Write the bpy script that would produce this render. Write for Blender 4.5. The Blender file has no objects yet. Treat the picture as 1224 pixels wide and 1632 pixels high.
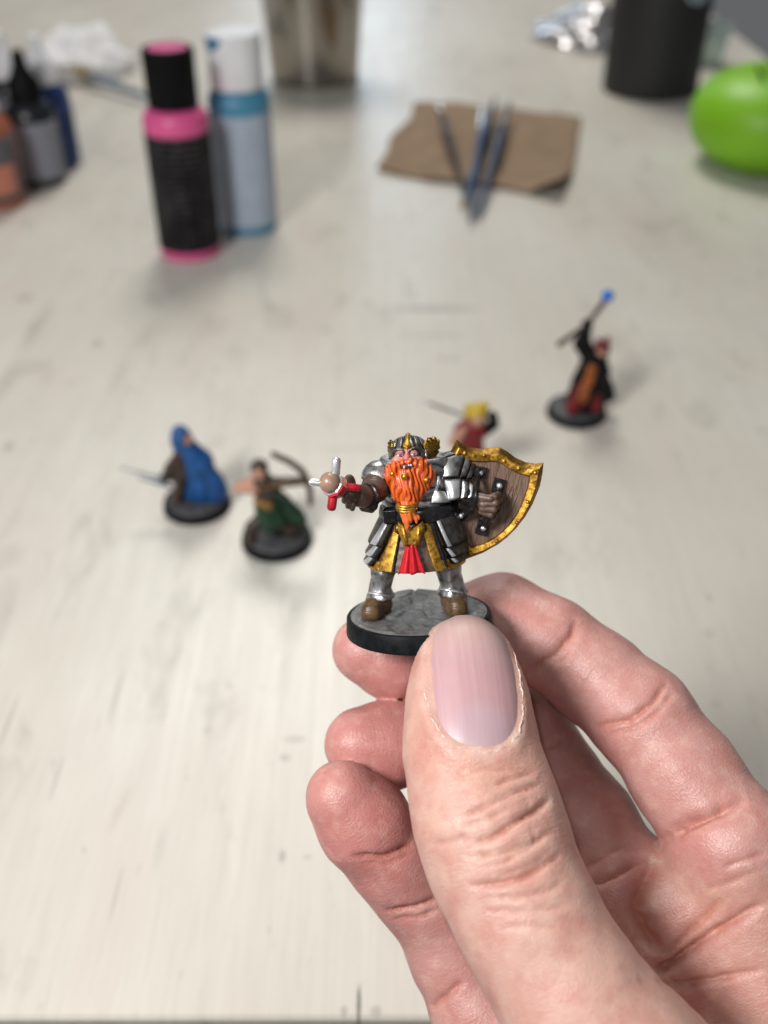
import bpy, math, random
import numpy as np

# ================================================================ camera, world, lights, exposure
# everything is measured in millimetres and written to the scene in metres (S); z = 0 is the table top
S = 0.001
scene = bpy.context.scene
cd = bpy.data.cameras.new('camera')
cam = bpy.data.objects.new('camera', cd)
scene.collection.objects.link(cam)
cam.location = (0, 0, 0.234)
cam.rotation_euler = (math.radians(90 - 37), 0, 0)
cd.sensor_fit = 'VERTICAL'
cd.sensor_height = 24.0
cd.lens = 24.0 * 1606 / 1632
cd.clip_start = 0.005
cd.clip_end = 50
cd.dof.use_dof = True
cd.dof.focus_distance = 0.161
cd.dof.aperture_fstop = cd.lens / 2.8          # an opening 2.8 mm across
cd.dof.aperture_blades = 0
scene.camera = cam

world = bpy.data.worlds.new('World')
scene.world = world
world.use_nodes = True
bg = world.node_tree.nodes['Background']
bg.inputs[0].default_value = (0.93, 0.96, 1.0, 1)
bg.inputs[1].default_value = 0.11

def lamp(name, kind, loc, target, watts, size, color, size_y=None):
    d = bpy.data.lights.new(name, kind)
    d.energy = watts
    d.color = color
    if kind == 'AREA':
        d.shape = 'RECTANGLE' if size_y else 'DISK'
        d.size = size
        if size_y: d.size_y = size_y
    else:
        d.shadow_soft_size = size
    o = bpy.data.objects.new(name, d)
    scene.collection.objects.link(o)
    o.location = loc
    v = np.array(target, float) - np.array(loc, float)
    v /= np.linalg.norm(v)
    o.rotation_euler = (math.acos(-v[2]), 0, math.atan2(v[1], v[0]) - math.pi / 2 + math.pi)
    if kind == 'AREA':
        import mathutils
        o.rotation_euler = mathutils.Vector(v).to_track_quat('-Z', 'Y').to_euler()
    return o

# the phone's light beside the lens, a lamp over the near corner, the room's ceiling lamp, and the window across the room
lamp('phone_flash', 'POINT', (-0.007, 0.009, 0.246), (0, 0.2, 0), 0.14, 0.0028, (1.0, 0.985, 0.96))
lamp('desk_lamp', 'AREA', (-0.31, -0.11, 0.50), (0.0, 0.20, 0), 3.4, 0.17, (1.0, 0.985, 0.96))
lamp('ceiling_lamp', 'AREA', (-0.10, 1.35, 1.25), (0.05, 0.9, 0), 10.5, 0.5, (1.0, 0.96, 0.895))
lamp('window_light', 'AREA', (-0.12, 2.9, 0.62), (0.0, 0.5, 0.0), 3.2, 0.40, (0.70, 0.85, 1.0), 0.5)

scene.view_settings.view_transform = 'Standard'
scene.view_settings.look = 'None'
scene.view_settings.exposure = 0.28
scene.view_settings.gamma = 1.0
scene.view_settings.use_curve_mapping = False

# ================================================================ helpers
def link(o, parent=None):
    scene.collection.objects.link(o)
    if parent is not None: o.parent = parent
    return o

def tag(o, label=None, cat=None, group=None, kind=None):
    if label: o['label'] = label
    if cat: o['category'] = cat
    if group: o['group'] = group
    if kind: o['kind'] = kind
    return o

def thing(name, label, cat, loc=(0, 0, 0), rot=None, group=None):
    o = bpy.data.objects.new(name, None)
    o.empty_display_size = 0.01
    o.location = [c * S for c in loc]
    if rot is not None:
        import mathutils
        o.rotation_euler = mathutils.Matrix([list(r) for r in rot]).to_euler()
    link(o)
    return tag(o, label, cat, group)

def mk(name, V, Fc, mat=None, parent=None, smooth=True, sharp=None):
    me = bpy.data.meshes.new(name)
    V = np.asarray(V, float) * S
    if isinstance(Fc, np.ndarray): Fc = Fc.tolist()
    me.from_pydata(V.tolist(), [], Fc)
    me.validate()
    if smooth: me.polygons.foreach_set('use_smooth', [True] * len(me.polygons))
    if sharp is not None and smooth:
        me.set_sharp_from_angle(angle=math.radians(sharp))
    if mat is not None: me.materials.append(mat)
    me.update()
    o = bpy.data.objects.new(name, me)
    return link(o, parent)

def color_attr(o, name, cols):
    a = o.data.color_attributes.new(name, 'FLOAT_COLOR', 'POINT')
    c = np.ones((len(cols), 4), np.float32); c[:, :3] = cols
    a.data.foreach_set('color', c.ravel())

def lathe(prof, n=48, cx=0, cy=0):
    """prof: (r, z) from the bottom axis to the top axis"""
    V, Fc = [], []
    for r, z in prof:
        for i in range(n):
            a = 2 * math.pi * i / n
            V.append((cx + r * math.cos(a), cy + r * math.sin(a), z))
    m = len(prof)
    for j in range(m - 1):
        for i in range(n):
            k = (i + 1) % n
            Fc.append((j * n + i, j * n + k, (j + 1) * n + k, (j + 1) * n + i))
    if prof[0][0] > 1e-6: Fc.append(tuple(range(n - 1, -1, -1)))
    if prof[-1][0] > 1e-6: Fc.append(tuple((m - 1) * n + i for i in range(n)))
    return V, Fc

def frame(d):
    d = unit(d)
    h = np.array([0, 0, 1.0]) if abs(d[2]) < 0.9 else np.array([1.0, 0, 0])
    a = unit(np.cross(h, d)); b = np.cross(d, a)
    return a, b, d

def tube(pts, rads, n=12, flat=1.0, up=None):
    """closed tube through points; flat squeezes it along the second section axis"""
    pts = [np.asarray(p, float) for p in pts]
    V, Fc = [], []
    a0 = None
    for i, p in enumerate(pts):
        d = pts[min(i + 1, len(pts) - 1)] - pts[max(i - 1, 0)]
        a, b, d = frame(d)
        if up is not None:
            a = unit(np.cross(up, d)); b = np.cross(d, a)
        elif a0 is not None:
            a = unit(a0 - d * (a0 @ d)); b = np.cross(d, a)
        a0 = a
        for k in range(n):
            t = 2 * math.pi * k / n
            V.append(p + rads[i] * (a * math.cos(t) + b * math.sin(t) * flat))
    m = len(pts)
    for j in range(m - 1):
        for k in range(n):
            l = (k + 1) % n
            Fc.append((j * n + k, j * n + l, (j + 1) * n + l, (j + 1) * n + k))
    Fc.append(tuple(range(n - 1, -1, -1)))
    Fc.append(tuple((m - 1) * n + k for k in range(n)))
    return V, Fc

def slab(poly, y0, y1, bevel=0.0):
    """outline in (u, v) extruded along w from y0 to y1, with an optional chamfer at y1"""
    n = len(poly)
    poly = [np.asarray(p, float) for p in poly]
    c = sum(poly) / n
    def inset(p, b):
        d = c - p
        return p + d / max(np.linalg.norm(d), 1e-9) * b
    rings = [[(p[0], p[1], y0) for p in poly]]
    if bevel > 0:
        rings.append([(p[0], p[1], y1 - math.copysign(bevel, y1 - y0)) for p in poly])
        rings.append([(*inset(p, bevel), y1) for p in poly])
    else:
        rings.append([(p[0], p[1], y1) for p in poly])
    V = [v for r in rings for v in r]
    Fc = []
    for j in range(len(rings) - 1):
        for k in range(n):
            l = (k + 1) % n
            Fc.append((j * n + k, j * n + l, (j + 1) * n + l, (j + 1) * n + k))
    Fc.append(tuple(range(n - 1, -1, -1)))
    Fc.append(tuple((len(rings) - 1) * n + k for k in range(n)))
    return V, Fc

def sheet(fn, nu, nv, t):
    """closed slab of thickness t from fn(u, v) -> (point, normal), u and v in 0..1"""
    top, bot = [], []
    for j in range(nv + 1):
        for i in range(nu + 1):
            p, nn = fn(i / nu, j / nv)
            p = np.asarray(p, float)
            top.append(p); bot.append(p - np.asarray(nn, float) * t)
    V = top + bot
    N = len(top); w = nu + 1
    Fc = []
    for j in range(nv):
        for i in range(nu):
            a = j * w + i
            Fc.append((a, a + 1, a + w + 1, a + w))
            Fc.append((N + a, N + a + w, N + a + w + 1, N + a + 1))
    edge = [i for i in range(nu)] + [j * w + nu for j in range(nv)] + [nv * w + i for i in range(nu, 0, -1)] + [j * w for j in range(nv, 0, -1)]
    for q in range(len(edge)):
        a, b = edge[q], edge[(q + 1) % len(edge)]
        Fc.append((b, a, N + a, N + b))
    return V, Fc

def ball(c, r, n=10, sq=(1, 1, 1)):
    prof = [(r * math.sin(math.pi * i / n), -r * math.cos(math.pi * i / n)) for i in range(n + 1)]
    V, Fc = lathe([(max(a, 1e-4 if 0 < i < n else 0), b) for i, (a, b) in enumerate(prof)], n * 2)
    return [(c[0] + v[0] * sq[0], c[1] + v[1] * sq[1], c[2] + v[2] * sq[2]) for v in V], Fc

# ---------------------------------------------------------------- materials
class Mat:
    def __init__(self, name):
        self.m = bpy.data.materials.new(name)
        self.m.use_nodes = True
        self.t = self.m.node_tree
        self.b = self.t.nodes['Principled BSDF']
    def n(self, kind, **kw):
        nd = self.t.nodes.new(kind)
        for k, v in kw.items():
            if k.startswith('i_'):
                key = k[2:]
                key = int(key) if key.isdigit() else key.replace('_', ' ')
                nd.inputs[key].default_value = v
            else: setattr(nd, k, v)
        return nd
    def l(self, a, b): self.t.links.new(a, b)
    def set(self, key, v): self.b.inputs[key].default_value = v
    def coords(self, scale=(1, 1, 1), kind='Object'):
        c = self.n('ShaderNodeTexCoord')
        mp = self.n('ShaderNodeMapping')
        mp.inputs['Scale'].default_value = scale
        self.l(c.outputs[kind], mp.inputs['Vector'])
        return mp.outputs['Vector']
    def noise(self, scale, detail=4, rough=0.55, vec=None, stretch=(1, 1, 1), dist=0.0):
        nd = self.n('ShaderNodeTexNoise')
        nd.inputs['Scale'].default_value = scale
        nd.inputs['Detail'].default_value = detail
        nd.inputs['Roughness'].default_value = rough
        nd.inputs['Distortion'].default_value = dist
        self.l(vec if vec is not None else self.coords(stretch), nd.inputs['Vector'])
        return nd.outputs['Fac']
    def ramp(self, fac, stops):
        nd = self.n('ShaderNodeValToRGB')
        el = nd.color_ramp.elements
        while len(el) < len(stops): el.new(0.5)
        for e, (p, c) in zip(el, stops):
            e.position = p
            e.color = (*c, 1) if len(c) == 3 else c
        self.l(fac, nd.inputs['Fac'])
        return nd.outputs['Color']
    def math(self, op, a, b=None, clamp=False):
        nd = self.n('ShaderNodeMath', operation=op, use_clamp=clamp)
        for i, x in enumerate((a, b)):
            if x is None: continue
            if hasattr(x, 'links'): self.l(x, nd.inputs[i])
            else: nd.inputs[i].default_value = x
        return nd.outputs[0]
    def mix(self, fac, a, b, blend='MIX'):
        nd = self.n('ShaderNodeMix', data_type='RGBA', blend_type=blend)
        for key, x in ((0, fac), (6, a), (7, b)):
            if hasattr(x, 'links'): self.l(x, nd.inputs[key])
            else: nd.inputs[key].default_value = x if not isinstance(x, tuple) else (*x, 1) if len(x) == 3 else x
        return nd.outputs[2]
    def bump(self, h, strength, dist):
        nd = self.n('ShaderNodeBump')
        nd.inputs['Strength'].default_value = strength
        nd.inputs['Distance'].default_value = dist
        self.l(h, nd.inputs['Height'])
        if self.b.inputs['Normal'].is_linked:
            self.l(self.b.inputs['Normal'].links[0].from_socket, nd.inputs['Normal'])
        self.l(nd.outputs[0], self.b.inputs['Normal'])

def paint(name, c1, c2=None, scale=600, rough=0.5, metal=0.0, bump=0.0, bdist=0.0001, coat=0.0, lo=0.35, hi=0.65, stretch=(1, 1, 1), detail=4, rvar=0.0):
    """colour c1 mottled with c2 by noise (scale per metre), with fine relief"""
    m = Mat(name)
    m.set('Roughness', rough); m.set('Metallic', metal); m.set('Coat Weight', coat)
    if coat: m.set('Coat Roughness', 0.15)
    if c2 is None:
        c2 = tuple(x * 0.86 for x in c1)
    nz = m.noise(scale, detail, stretch=stretch)
    m.l(m.ramp(nz, [(lo, c2), (hi, c1)]), m.b.inputs['Base Color'])
    if rvar:
        m.l(m.math('ADD', m.math('MULTIPLY', nz, rvar), rough - rvar / 2), m.b.inputs['Roughness'])
    if bump: m.bump(m.noise(scale * 2.2, 3, stretch=stretch), bump, bdist)
    return m.m
# ---------------------------------------------------------------- distance-field sculpting (numpy)
def unit(v):
    v = np.asarray(v, float)
    return v / max(np.linalg.norm(v), 1e-12)

def cap(a, b, ra, rb=None, squash=None):
    """tapered capsule; squash = (axis, factor) flattens the section along axis"""
    a = np.asarray(a, np.float32); b = np.asarray(b, np.float32)
    rb = ra if rb is None else rb
    ab = b - a; l2 = float(ab @ ab) + 1e-9
    def f(p):
        q = p - a
        k = 1.0
        if squash:
            n = np.asarray(unit(squash[0]), np.float32); s = squash[1]
            q = q + ((1.0 / s - 1.0) * (q @ n))[:, None] * n
            k = 0.5 * (1 + s)
            n_ab = ab + (1.0 / s - 1.0) * float(ab @ n) * n
        else:
            n_ab = ab
        t = np.clip((q @ n_ab) / (float(n_ab @ n_ab) + 1e-9), 0, 1)
        d = q - t[:, None] * n_ab
        return (np.sqrt((d * d).sum(1)) - (ra + (rb - ra) * t)) * k
    return f

def ell(c, r, rot=None):
    c = np.asarray(c, np.float32); r = np.asarray(r, np.float32)
    rm = None if rot is None else np.asarray(rot, np.float32)
    def f(p):
        q = p - c
        if rm is not None: q = q @ rm
        k0 = np.sqrt(((q / r) ** 2).sum(1)) + 1e-6
        k1 = np.sqrt(((q / (r * r)) ** 2).sum(1)) + 1e-6
        return k0 * (k0 - 1) / k1
    return f

def rbox(c, half, rad=0.1, rot=None):
    c = np.asarray(c, np.float32); half = np.asarray(half, np.float32) - rad
    rm = None if rot is None else np.asarray(rot, np.float32)
    def f(p):
        q = p - c
        if rm is not None: q = q @ rm
        q = np.abs(q) - half
        return np.sqrt((np.maximum(q, 0) ** 2).sum(1)) + np.minimum(q.max(1), 0) - rad
    return f

def smin(a, b, k):
    if k <= 0: return np.minimum(a, b)
    h = np.maximum(k - np.abs(a - b), 0) / k
    return np.minimum(a, b) - h * h * k * 0.25

def join(fs, k=0.0):
    def f(p):
        d = fs[0](p)
        for g in fs[1:]: d = smin(d, g(p), k)
        return d
    return f

def cut(f, g, k=0.2):
    return lambda p: -smin(-f(p), g(p), k)

def chain(pts, rads, k=0.5, squash=None):
    sq = squash if isinstance(squash, list) else [squash] * (len(pts) - 1)
    return join([cap(pts[i], pts[i + 1], rads[i], rads[i + 1], sq[i]) for i in range(len(pts) - 1)], k)

def rotm(ax=0, ay=0, az=0):
    ax, ay, az = map(math.radians, (ax, ay, az))
    X = np.array([[1, 0, 0], [0, math.cos(ax), -math.sin(ax)], [0, math.sin(ax), math.cos(ax)]])
    Y = np.array([[math.cos(ay), 0, math.sin(ay)], [0, 1, 0], [-math.sin(ay), 0, math.cos(ay)]])
    Z = np.array([[math.cos(az), -math.sin(az), 0], [math.sin(az), math.cos(az), 0], [0, 0, 1]])
    return Z @ Y @ X

def field_mesh(fn, lo, hi, h, proj=2):
    """surface nets over the zero level of fn; only blocks near the surface are sampled finely"""
    lo = np.asarray(lo, float); hi = np.asarray(hi, float)
    B = 8
    nb = np.maximum(np.ceil((hi - lo) / (h * B)).astype(int), 1)
    n = nb * B + 1
    Fv = np.empty(n, np.float32)
    bc = [lo[i] + (np.arange(nb[i]) + 0.5) * B * h for i in range(3)]
    cen = np.stack(np.meshgrid(*bc, indexing='ij'), -1).reshape(-1, 3).astype(np.float32)
    fc = np.concatenate([fn(c) for c in np.array_split(cen, max(1, len(cen) // 200000))])
    near = (np.abs(fc) < B * h * 0.5 * 1.7321 * 1.45 + h)
    big = np.repeat(np.repeat(np.repeat(fc.reshape(nb), B, 0), B, 1), B, 2)
    Fv[:-1, :-1, :-1] = big
    Fv[-1] = Fv[-2]; Fv[:, -1] = Fv[:, -2]; Fv[:, :, -1] = Fv[:, :, -2]
    off = np.stack(np.meshgrid(*[np.arange(B + 1)] * 3, indexing='ij'), -1).reshape(-1, 3)
    bi = np.stack(np.unravel_index(np.nonzero(near)[0], nb), -1) * B
    for part in np.array_split(bi, max(1, len(bi) // 400)):
        if not len(part): continue
        ii = (part[:, None, :] + off[None]).reshape(-1, 3)
        v = fn((lo + ii * h).astype(np.float32))
        Fv[ii[:, 0], ii[:, 1], ii[:, 2]] = v
    s = Fv < 0
    a = s[:-1, :-1, :-1].astype(np.int8)
    tot = np.zeros_like(a)
    for dx in (0, 1):
        for dy in (0, 1):
            for dz in (0, 1):
                tot += s[dx:n[0] - 1 + dx, dy:n[1] - 1 + dy, dz:n[2] - 1 + dz]
    act = (tot > 0) & (tot < 8)
    cells = np.stack(np.nonzero(act), -1)
    idx = -np.ones(act.shape, np.int32)
    idx[act] = np.arange(len(cells))
    acc = np.zeros((len(cells), 3)); cnt = np.zeros(len(cells))
    corner = [(0, 0, 0), (1, 0, 0), (0, 1, 0), (1, 1, 0), (0, 0, 1), (1, 0, 1), (0, 1, 1), (1, 1, 1)]
    edges = [(0, 1), (2, 3), (4, 5), (6, 7), (0, 2), (1, 3), (4, 6), (5, 7), (0, 4), (1, 5), (2, 6), (3, 7)]
    for e0, e1 in edges:
        c0 = np.array(corner[e0]); c1 = np.array(corner[e1])
        i0 = cells + c0; i1 = cells + c1
        v0 = Fv[i0[:, 0], i0[:, 1], i0[:, 2]]; v1 = Fv[i1[:, 0], i1[:, 1], i1[:, 2]]
        m = (v0 < 0) != (v1 < 0)
        t = np.where(m, v0 / np.where(m, v0 - v1, 1), 0)
        acc += np.where(m[:, None], c0 + t[:, None] * (c1 - c0), 0); cnt += m
    V = lo + (cells + acc / np.maximum(cnt, 1)[:, None]) * h
    quads = []
    for ax in range(3):
        o1, o2 = [(1, 2), (2, 0), (0, 1)][ax]
        sl0 = [slice(None)] * 3; sl1 = [slice(None)] * 3
        sl0[ax] = slice(0, -1); sl1[ax] = slice(1, None)
        A = s[tuple(sl0)]; Bm = s[tuple(sl1)]
        for flip in (False, True):
            m = (A & ~Bm) if not flip else (~A & Bm)
            e = np.stack(np.nonzero(m), -1)
            ok = (e[:, o1] > 0) & (e[:, o2] > 0) & (e[:, o1] < n[o1] - 1) & (e[:, o2] < n[o2] - 1)
            e = e[ok]
            d1 = np.zeros(3, int); d1[o1] = 1
            d2 = np.zeros(3, int); d2[o2] = 1
            def g(q): return idx[q[:, 0], q[:, 1], q[:, 2]]
            q = np.stack([g(e - d1 - d2), g(e - d2), g(e), g(e - d1)], -1)
            if flip: q = q[:, ::-1]
            quads.append(q)
    Q = np.concatenate(quads)
    Q = Q[(Q >= 0).all(1)]
    for _ in range(proj):
        p = V.astype(np.float32)
        f0 = fn(p); g = field_grad(fn, p, h * 0.5)
        step = np.clip(f0 / np.maximum((g * g).sum(1), 0.25), -0.5 * h, 0.5 * h)
        V = V - g * step[:, None]
    return V, Q

def field_grad(fn, p, e):
    g = np.empty((len(p), 3))
    for i in range(3):
        d = np.zeros(3, np.float32); d[i] = e
        g[:, i] = (fn(p + d) - fn(p - d)) / (2 * e)
    return g

def seg_dist(p, pl):
    """distance of points to a polyline, and the 0..1 position along it"""
    pl = np.asarray(pl, float)
    best = np.full(len(p), 1e9); pos = np.zeros(len(p))
    L = np.r_[0, np.cumsum(np.linalg.norm(np.diff(pl, axis=0), axis=1))]
    for i in range(len(pl) - 1):
        ab = pl[i + 1] - pl[i]
        t = np.clip(((p - pl[i]) @ ab) / (ab @ ab + 1e-9), 0, 1)
        d = np.linalg.norm(p - pl[i] - t[:, None] * ab, axis=1)
        m = d < best
        best[m] = d[m]; pos[m] = ((L[i] + t * (L[i + 1] - L[i])) / L[-1])[m]
    return best, pos

def wob(p, s, seed=0.0):
    """cheap smooth 3-D wobble, about -1..1"""
    x, y, z = p[:, 0] / s + seed, p[:, 1] / s - 1.7 * seed, p[:, 2] / s + 0.6 * seed
    return (np.sin(x * 1.7 + 1.3 * np.sin(y * 1.1 + seed)) + np.sin(y * 1.9 + 1.2 * np.sin(z * 1.3))
            + np.sin(z * 1.6 + 1.4 * np.sin(x * 1.2 + 2 * seed))) / 3
# ================================================================ the setting: table, wall, floor
def table_material():
    m = Mat('cream_table_paint')
    co = m.coords((1, 1, 1))
    broad = m.noise(7.0, 4, vec=m.coords((1.6, 0.8, 1)))
    streak = m.noise(1.0, 6, 0.65, vec=m.coords((260, 7, 50)))
    fine = m.noise(1.0, 5, 0.6, vec=m.coords((900, 40, 200)))
    base = m.ramp(broad, [(0.3, (0.585, 0.545, 0.485)), (0.5, (0.645, 0.615, 0.55)), (0.7, (0.71, 0.69, 0.63))])
    base = m.mix(m.math('MULTIPLY', m.ramp(streak, [(0.35, (0, 0, 0)), (0.75, (1, 1, 1))]), 0.36), base, (0.48, 0.445, 0.39))
    base = m.mix(m.math('MULTIPLY', m.ramp(fine, [(0.48, (0, 0, 0)), (0.74, (1, 1, 1))]), 0.30), base, (0.42, 0.395, 0.345))
    # rubbed spots where the grey undercoat shows through
    spot = m.noise(1.0, 4, 0.6, vec=m.coords((60, 22, 50)), dist=0.6)
    base = m.mix(m.math('MULTIPLY', m.ramp(spot, [(0.57, (0, 0, 0)), (0.72, (1, 1, 1))]), 0.45), base, (0.33, 0.31, 0.27))
    blush = m.noise(1.0, 3, 0.5, vec=m.coords((38, 9, 20)))
    base = m.mix(m.math('MULTIPLY', m.ramp(blush, [(0.52, (0, 0, 0)), (0.7, (1, 1, 1))]), 0.4), base, (0.60, 0.52, 0.47))
    nick = m.noise(1.0, 3, 0.6, vec=m.coords((420, 120, 50)), dist=0.4)
    base = m.mix(m.math('MULTIPLY', m.ramp(nick, [(0.67, (0, 0, 0)), (0.76, (1, 1, 1))]), 0.6), base, (0.26, 0.245, 0.21))
    # knocks and scratches, each an ellipse on the board: x, y, half width, half length (metres), strength
    sep = m.n('ShaderNodeSeparateXYZ')
    m.l(co, sep.inputs[0])
    grain = m.noise(1.0, 4, 0.7, vec=m.coords((1500, 260, 100)))
    for x, y, a, b, k in MARKS:
        dx = m.math('DIVIDE', m.math('SUBTRACT', sep.outputs[0], x), a)
        dy = m.math('DIVIDE', m.math('SUBTRACT', sep.outputs[1], y), b)
        r = m.math('ADD', m.math('MULTIPLY', dx, dx), m.math('MULTIPLY', dy, dy))
        mask = m.math('SUBTRACT', m.math('ADD', 0.75, grain), r, clamp=True)
        base = m.mix(m.math('MULTIPLY', mask, k), base, (0.14, 0.13, 0.11))
    m.l(base, m.b.inputs['Base Color'])
    m.l(m.math('ADD', m.math('MULTIPLY', streak, 0.25), 0.27), m.b.inputs['Roughness'])
    m.bump(streak, 0.12, 0.0006)
    m.bump(fine, 0.15, 0.0003)
    return m.m

MARKS = [
    (-0.0059, 0.1191, 0.0006, 0.0051, 0.90),
    (-0.0018, 0.1174, 0.0015, 0.0015, 0.35),
    (-0.0093, 0.1174, 0.0009, 0.0015, 0.40),
    (-0.0265, 0.1984, 0.0037, 0.0012, 0.35),
    (-0.0289, 0.1914, 0.0018, 0.0014, 0.40),
    (-0.0270, 0.1586, 0.0010, 0.0023, 0.45),
    (-0.0203, 0.1584, 0.0013, 0.0010, 0.25),
    (0.0258, 0.4885, 0.0258, 0.0038, 0.42),
    (0.0246, 0.4578, 0.0173, 0.0027, 0.25),
    (0.0312, 0.4335, 0.0073, 0.0025, 0.25),
    (-0.0833, 0.2159, 0.0010, 0.0121, 0.28),
    (-0.0936, 0.1842, 0.0007, 0.0090, 0.30),
    (-0.1135, 0.2052, 0.0009, 0.0115, 0.30),
    (-0.0688, 0.1484, 0.0006, 0.0092, 0.22),
    (-0.1421, 0.4490, 0.0025, 0.0047, 0.40),
    (-0.1584, 0.3563, 0.0021, 0.0039, 0.40),
    (-0.1928, 0.5015, 0.0054, 0.0055, 0.30),
    (-0.0530, 0.2016, 0.0013, 0.0017, 0.20),
    (-0.0487, 0.2201, 0.0012, 0.0016, 0.30),
    (-0.1769, 0.4682, 0.0045, 0.0295, 0.20),
    (-0.1244, 0.4163, 0.0029, 0.0184, 0.16),
    (-0.0603, 0.4900, 0.0033, 0.0069, 0.25),
    (0.1081, 0.2433, 0.0017, 0.0030, 0.20),
    (-0.0137, 0.3549, 0.0158, 0.0019, 0.20),
    (-0.0600, 0.1615, 0.0015, 0.0079, 0.12),
]
M_TABLE = table_material()
M_EDGE = paint('worn_grey_edge', (0.27, 0.26, 0.245), (0.09, 0.088, 0.083), 120, 0.6, lo=0.3, hi=0.6, stretch=(1, 3, 3), bump=0.3, bdist=0.001)

def board(name, x0, x1, y0, y1, z0, z1, mat, parent, c=1.5):
    r = [[(x0, y0), (x1, y0), (x1, y1), (x0, y1)], [(x0 + c, y0 + c), (x1 - c, y0 + c), (x1 - c, y1 - c), (x0 + c, y1 - c)]]
    V = [(*p, z0) for p in r[0]] + [(*p, z1 - c) for p in r[0]] + [(*p, z1) for p in r[1]]
    Fc = [(3, 2, 1, 0), (8, 9, 10, 11)]
    for j in (0, 4):
        for k in range(4):
            l = (k + 1) % 4
            Fc.append((j + k, j + l, j + 4 + l, j + 4 + k))
    o = mk(name, V, Fc, mat, parent, smooth=False)
    return o

table = thing('table', 'cream painted wood table with worn grey scratches and dark edge', 'table', (0, 0, -750))
board('tabletop', -640, 367, 115.8, 1252, 722, 750, M_TABLE, table, 0.8)
board('end_board', -640, 367, 1254.5, 1420, 722, 749.4, M_TABLE, table, 1.2)
board('edge_strip', -638, 365, 110.5, 115.2, 716, 748.6, M_EDGE, table, 0.6)
for lx in (-600, 327):
    for ly in (160, 1370):
        board('leg', lx - 28, lx + 28, ly - 28, ly + 28, 0, 721, M_TABLE, table, 2)

M_WALL = paint('grey_blue_wall_paint', (0.25, 0.275, 0.32), (0.22, 0.245, 0.29), 3, 0.8, bump=0.05, bdist=0.001)
M_FLOOR = paint('grey_floor', (0.24, 0.27, 0.335), (0.20, 0.225, 0.28), 4, 0.6)
def flat(name, V, mat):
    o = mk(name, V, [(0, 1, 2, 3)], mat, smooth=False)
    return tag(o, kind='structure')
flat('floor', [(-3000, -1500, -750), (3000, -1500, -750), (3000, 3300, -750), (-3000, 3300, -750)], M_FLOOR)
# ================================================================ things standing on the table behind
PL = lambda name, c, rough=0.35, **k: paint(name, c, tuple(x * 0.93 for x in c), 60, rough, **k)
M_PINK = PL('pink_plastic', (0.74, 0.10, 0.30), 0.4)
M_BLACKCAP = PL('black_plastic', (0.005, 0.005, 0.006), 0.5)
M_BLACKCAP.node_tree.nodes['Principled BSDF'].inputs['Specular IOR Level'].default_value = 0.1
M_WHITECAP = PL('white_plastic', (0.83, 0.84, 0.87), 0.45)
M_TEAL = PL('teal_blue_plastic', (0.07, 0.27, 0.43), 0.4)
M_STAIN = PL('dried_blue_paint', (0.03, 0.20, 0.36), 0.45)

def print_label(name, ground, ink, rows, strength=0.6):
    """a printed sleeve: rows of fine type too small to read"""
    m = Mat(name)
    co = m.coords((1, 1, 1))
    sep = m.n('ShaderNodeSeparateXYZ'); m.l(co, sep.inputs[0])
    line = m.math('SINE', m.math('MULTIPLY', sep.outputs[2], rows))
    word = m.noise(1.0, 3, 0.7, vec=m.coords((700, 700, 60)))
    blk = m.noise(1.0, 2, 0.5, vec=m.coords((45, 45, 55)))
    a = m.math('MULTIPLY', m.ramp(line, [(0.35, (0, 0, 0)), (0.7, (1, 1, 1))]), m.ramp(word, [(0.42, (0, 0, 0)), (0.56, (1, 1, 1))]))
    a = m.math('MULTIPLY', a, m.ramp(blk, [(0.36, (0.25,) * 3), (0.5, (1, 1, 1))]))
    m.l(m.mix(m.math('MULTIPLY', a, strength), ground, ink), m.b.inputs['Base Color'])
    m.set('Roughness', 0.6); m.set('Specular IOR Level', 0.15)
    return m.m

def paint_bottle(label, x, y, body, cap_mat, sleeve, disc, cap_r=13.4, rot=0.0):
    t = thing('paint_bottle', label, 'paint bottle', (x, y, 0), rotm(0, 0, rot))
    mk('body', *lathe([(16.2, 0), (17.3, 0.8), (17.6, 3), (17.6, 71), (17.9, 73), (17.6, 77), (15.6, 80.5), (11, 82), (11, 83), (0, 83)], 56), body, t, sharp=50)
    mk('label_sleeve', *lathe([(17.6, 5.5), (17.95, 5.7), (17.95, 69.5), (17.6, 69.7)], 56), sleeve, t, sharp=50)
    V, Fc = lathe([(cap_r - 0.4, 82.2), (cap_r, 82.8), (cap_r + 0.3, 108), (cap_r + 0.3, 110.6), (cap_r - 0.7, 111.6), (cap_r - 2.2, 111.6), (cap_r - 2.4, 110.9), (0, 110.9)], 72)
    V = np.array(V)
    a = np.arctan2(V[:, 1], V[:, 0]); rr = np.hypot(V[:, 0], V[:, 1]); mid = (V[:, 2] > 82.5) & (V[:, 2] < 109) & (rr > cap_r - 0.5)
    k = 1 + mid * 0.012 * np.sign(np.sin(a * 36)); V[:, 0] *= k; V[:, 1] *= k
    c = mk('cap', V, Fc, cap_mat, t, sharp=40)
    if disc: mk('cap_disc', *lathe([(cap_r - 2.9, 110.95), (cap_r - 2.9, 111.5), (0, 111.5)], 48), disc, c, sharp=40)
    return t, c

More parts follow.
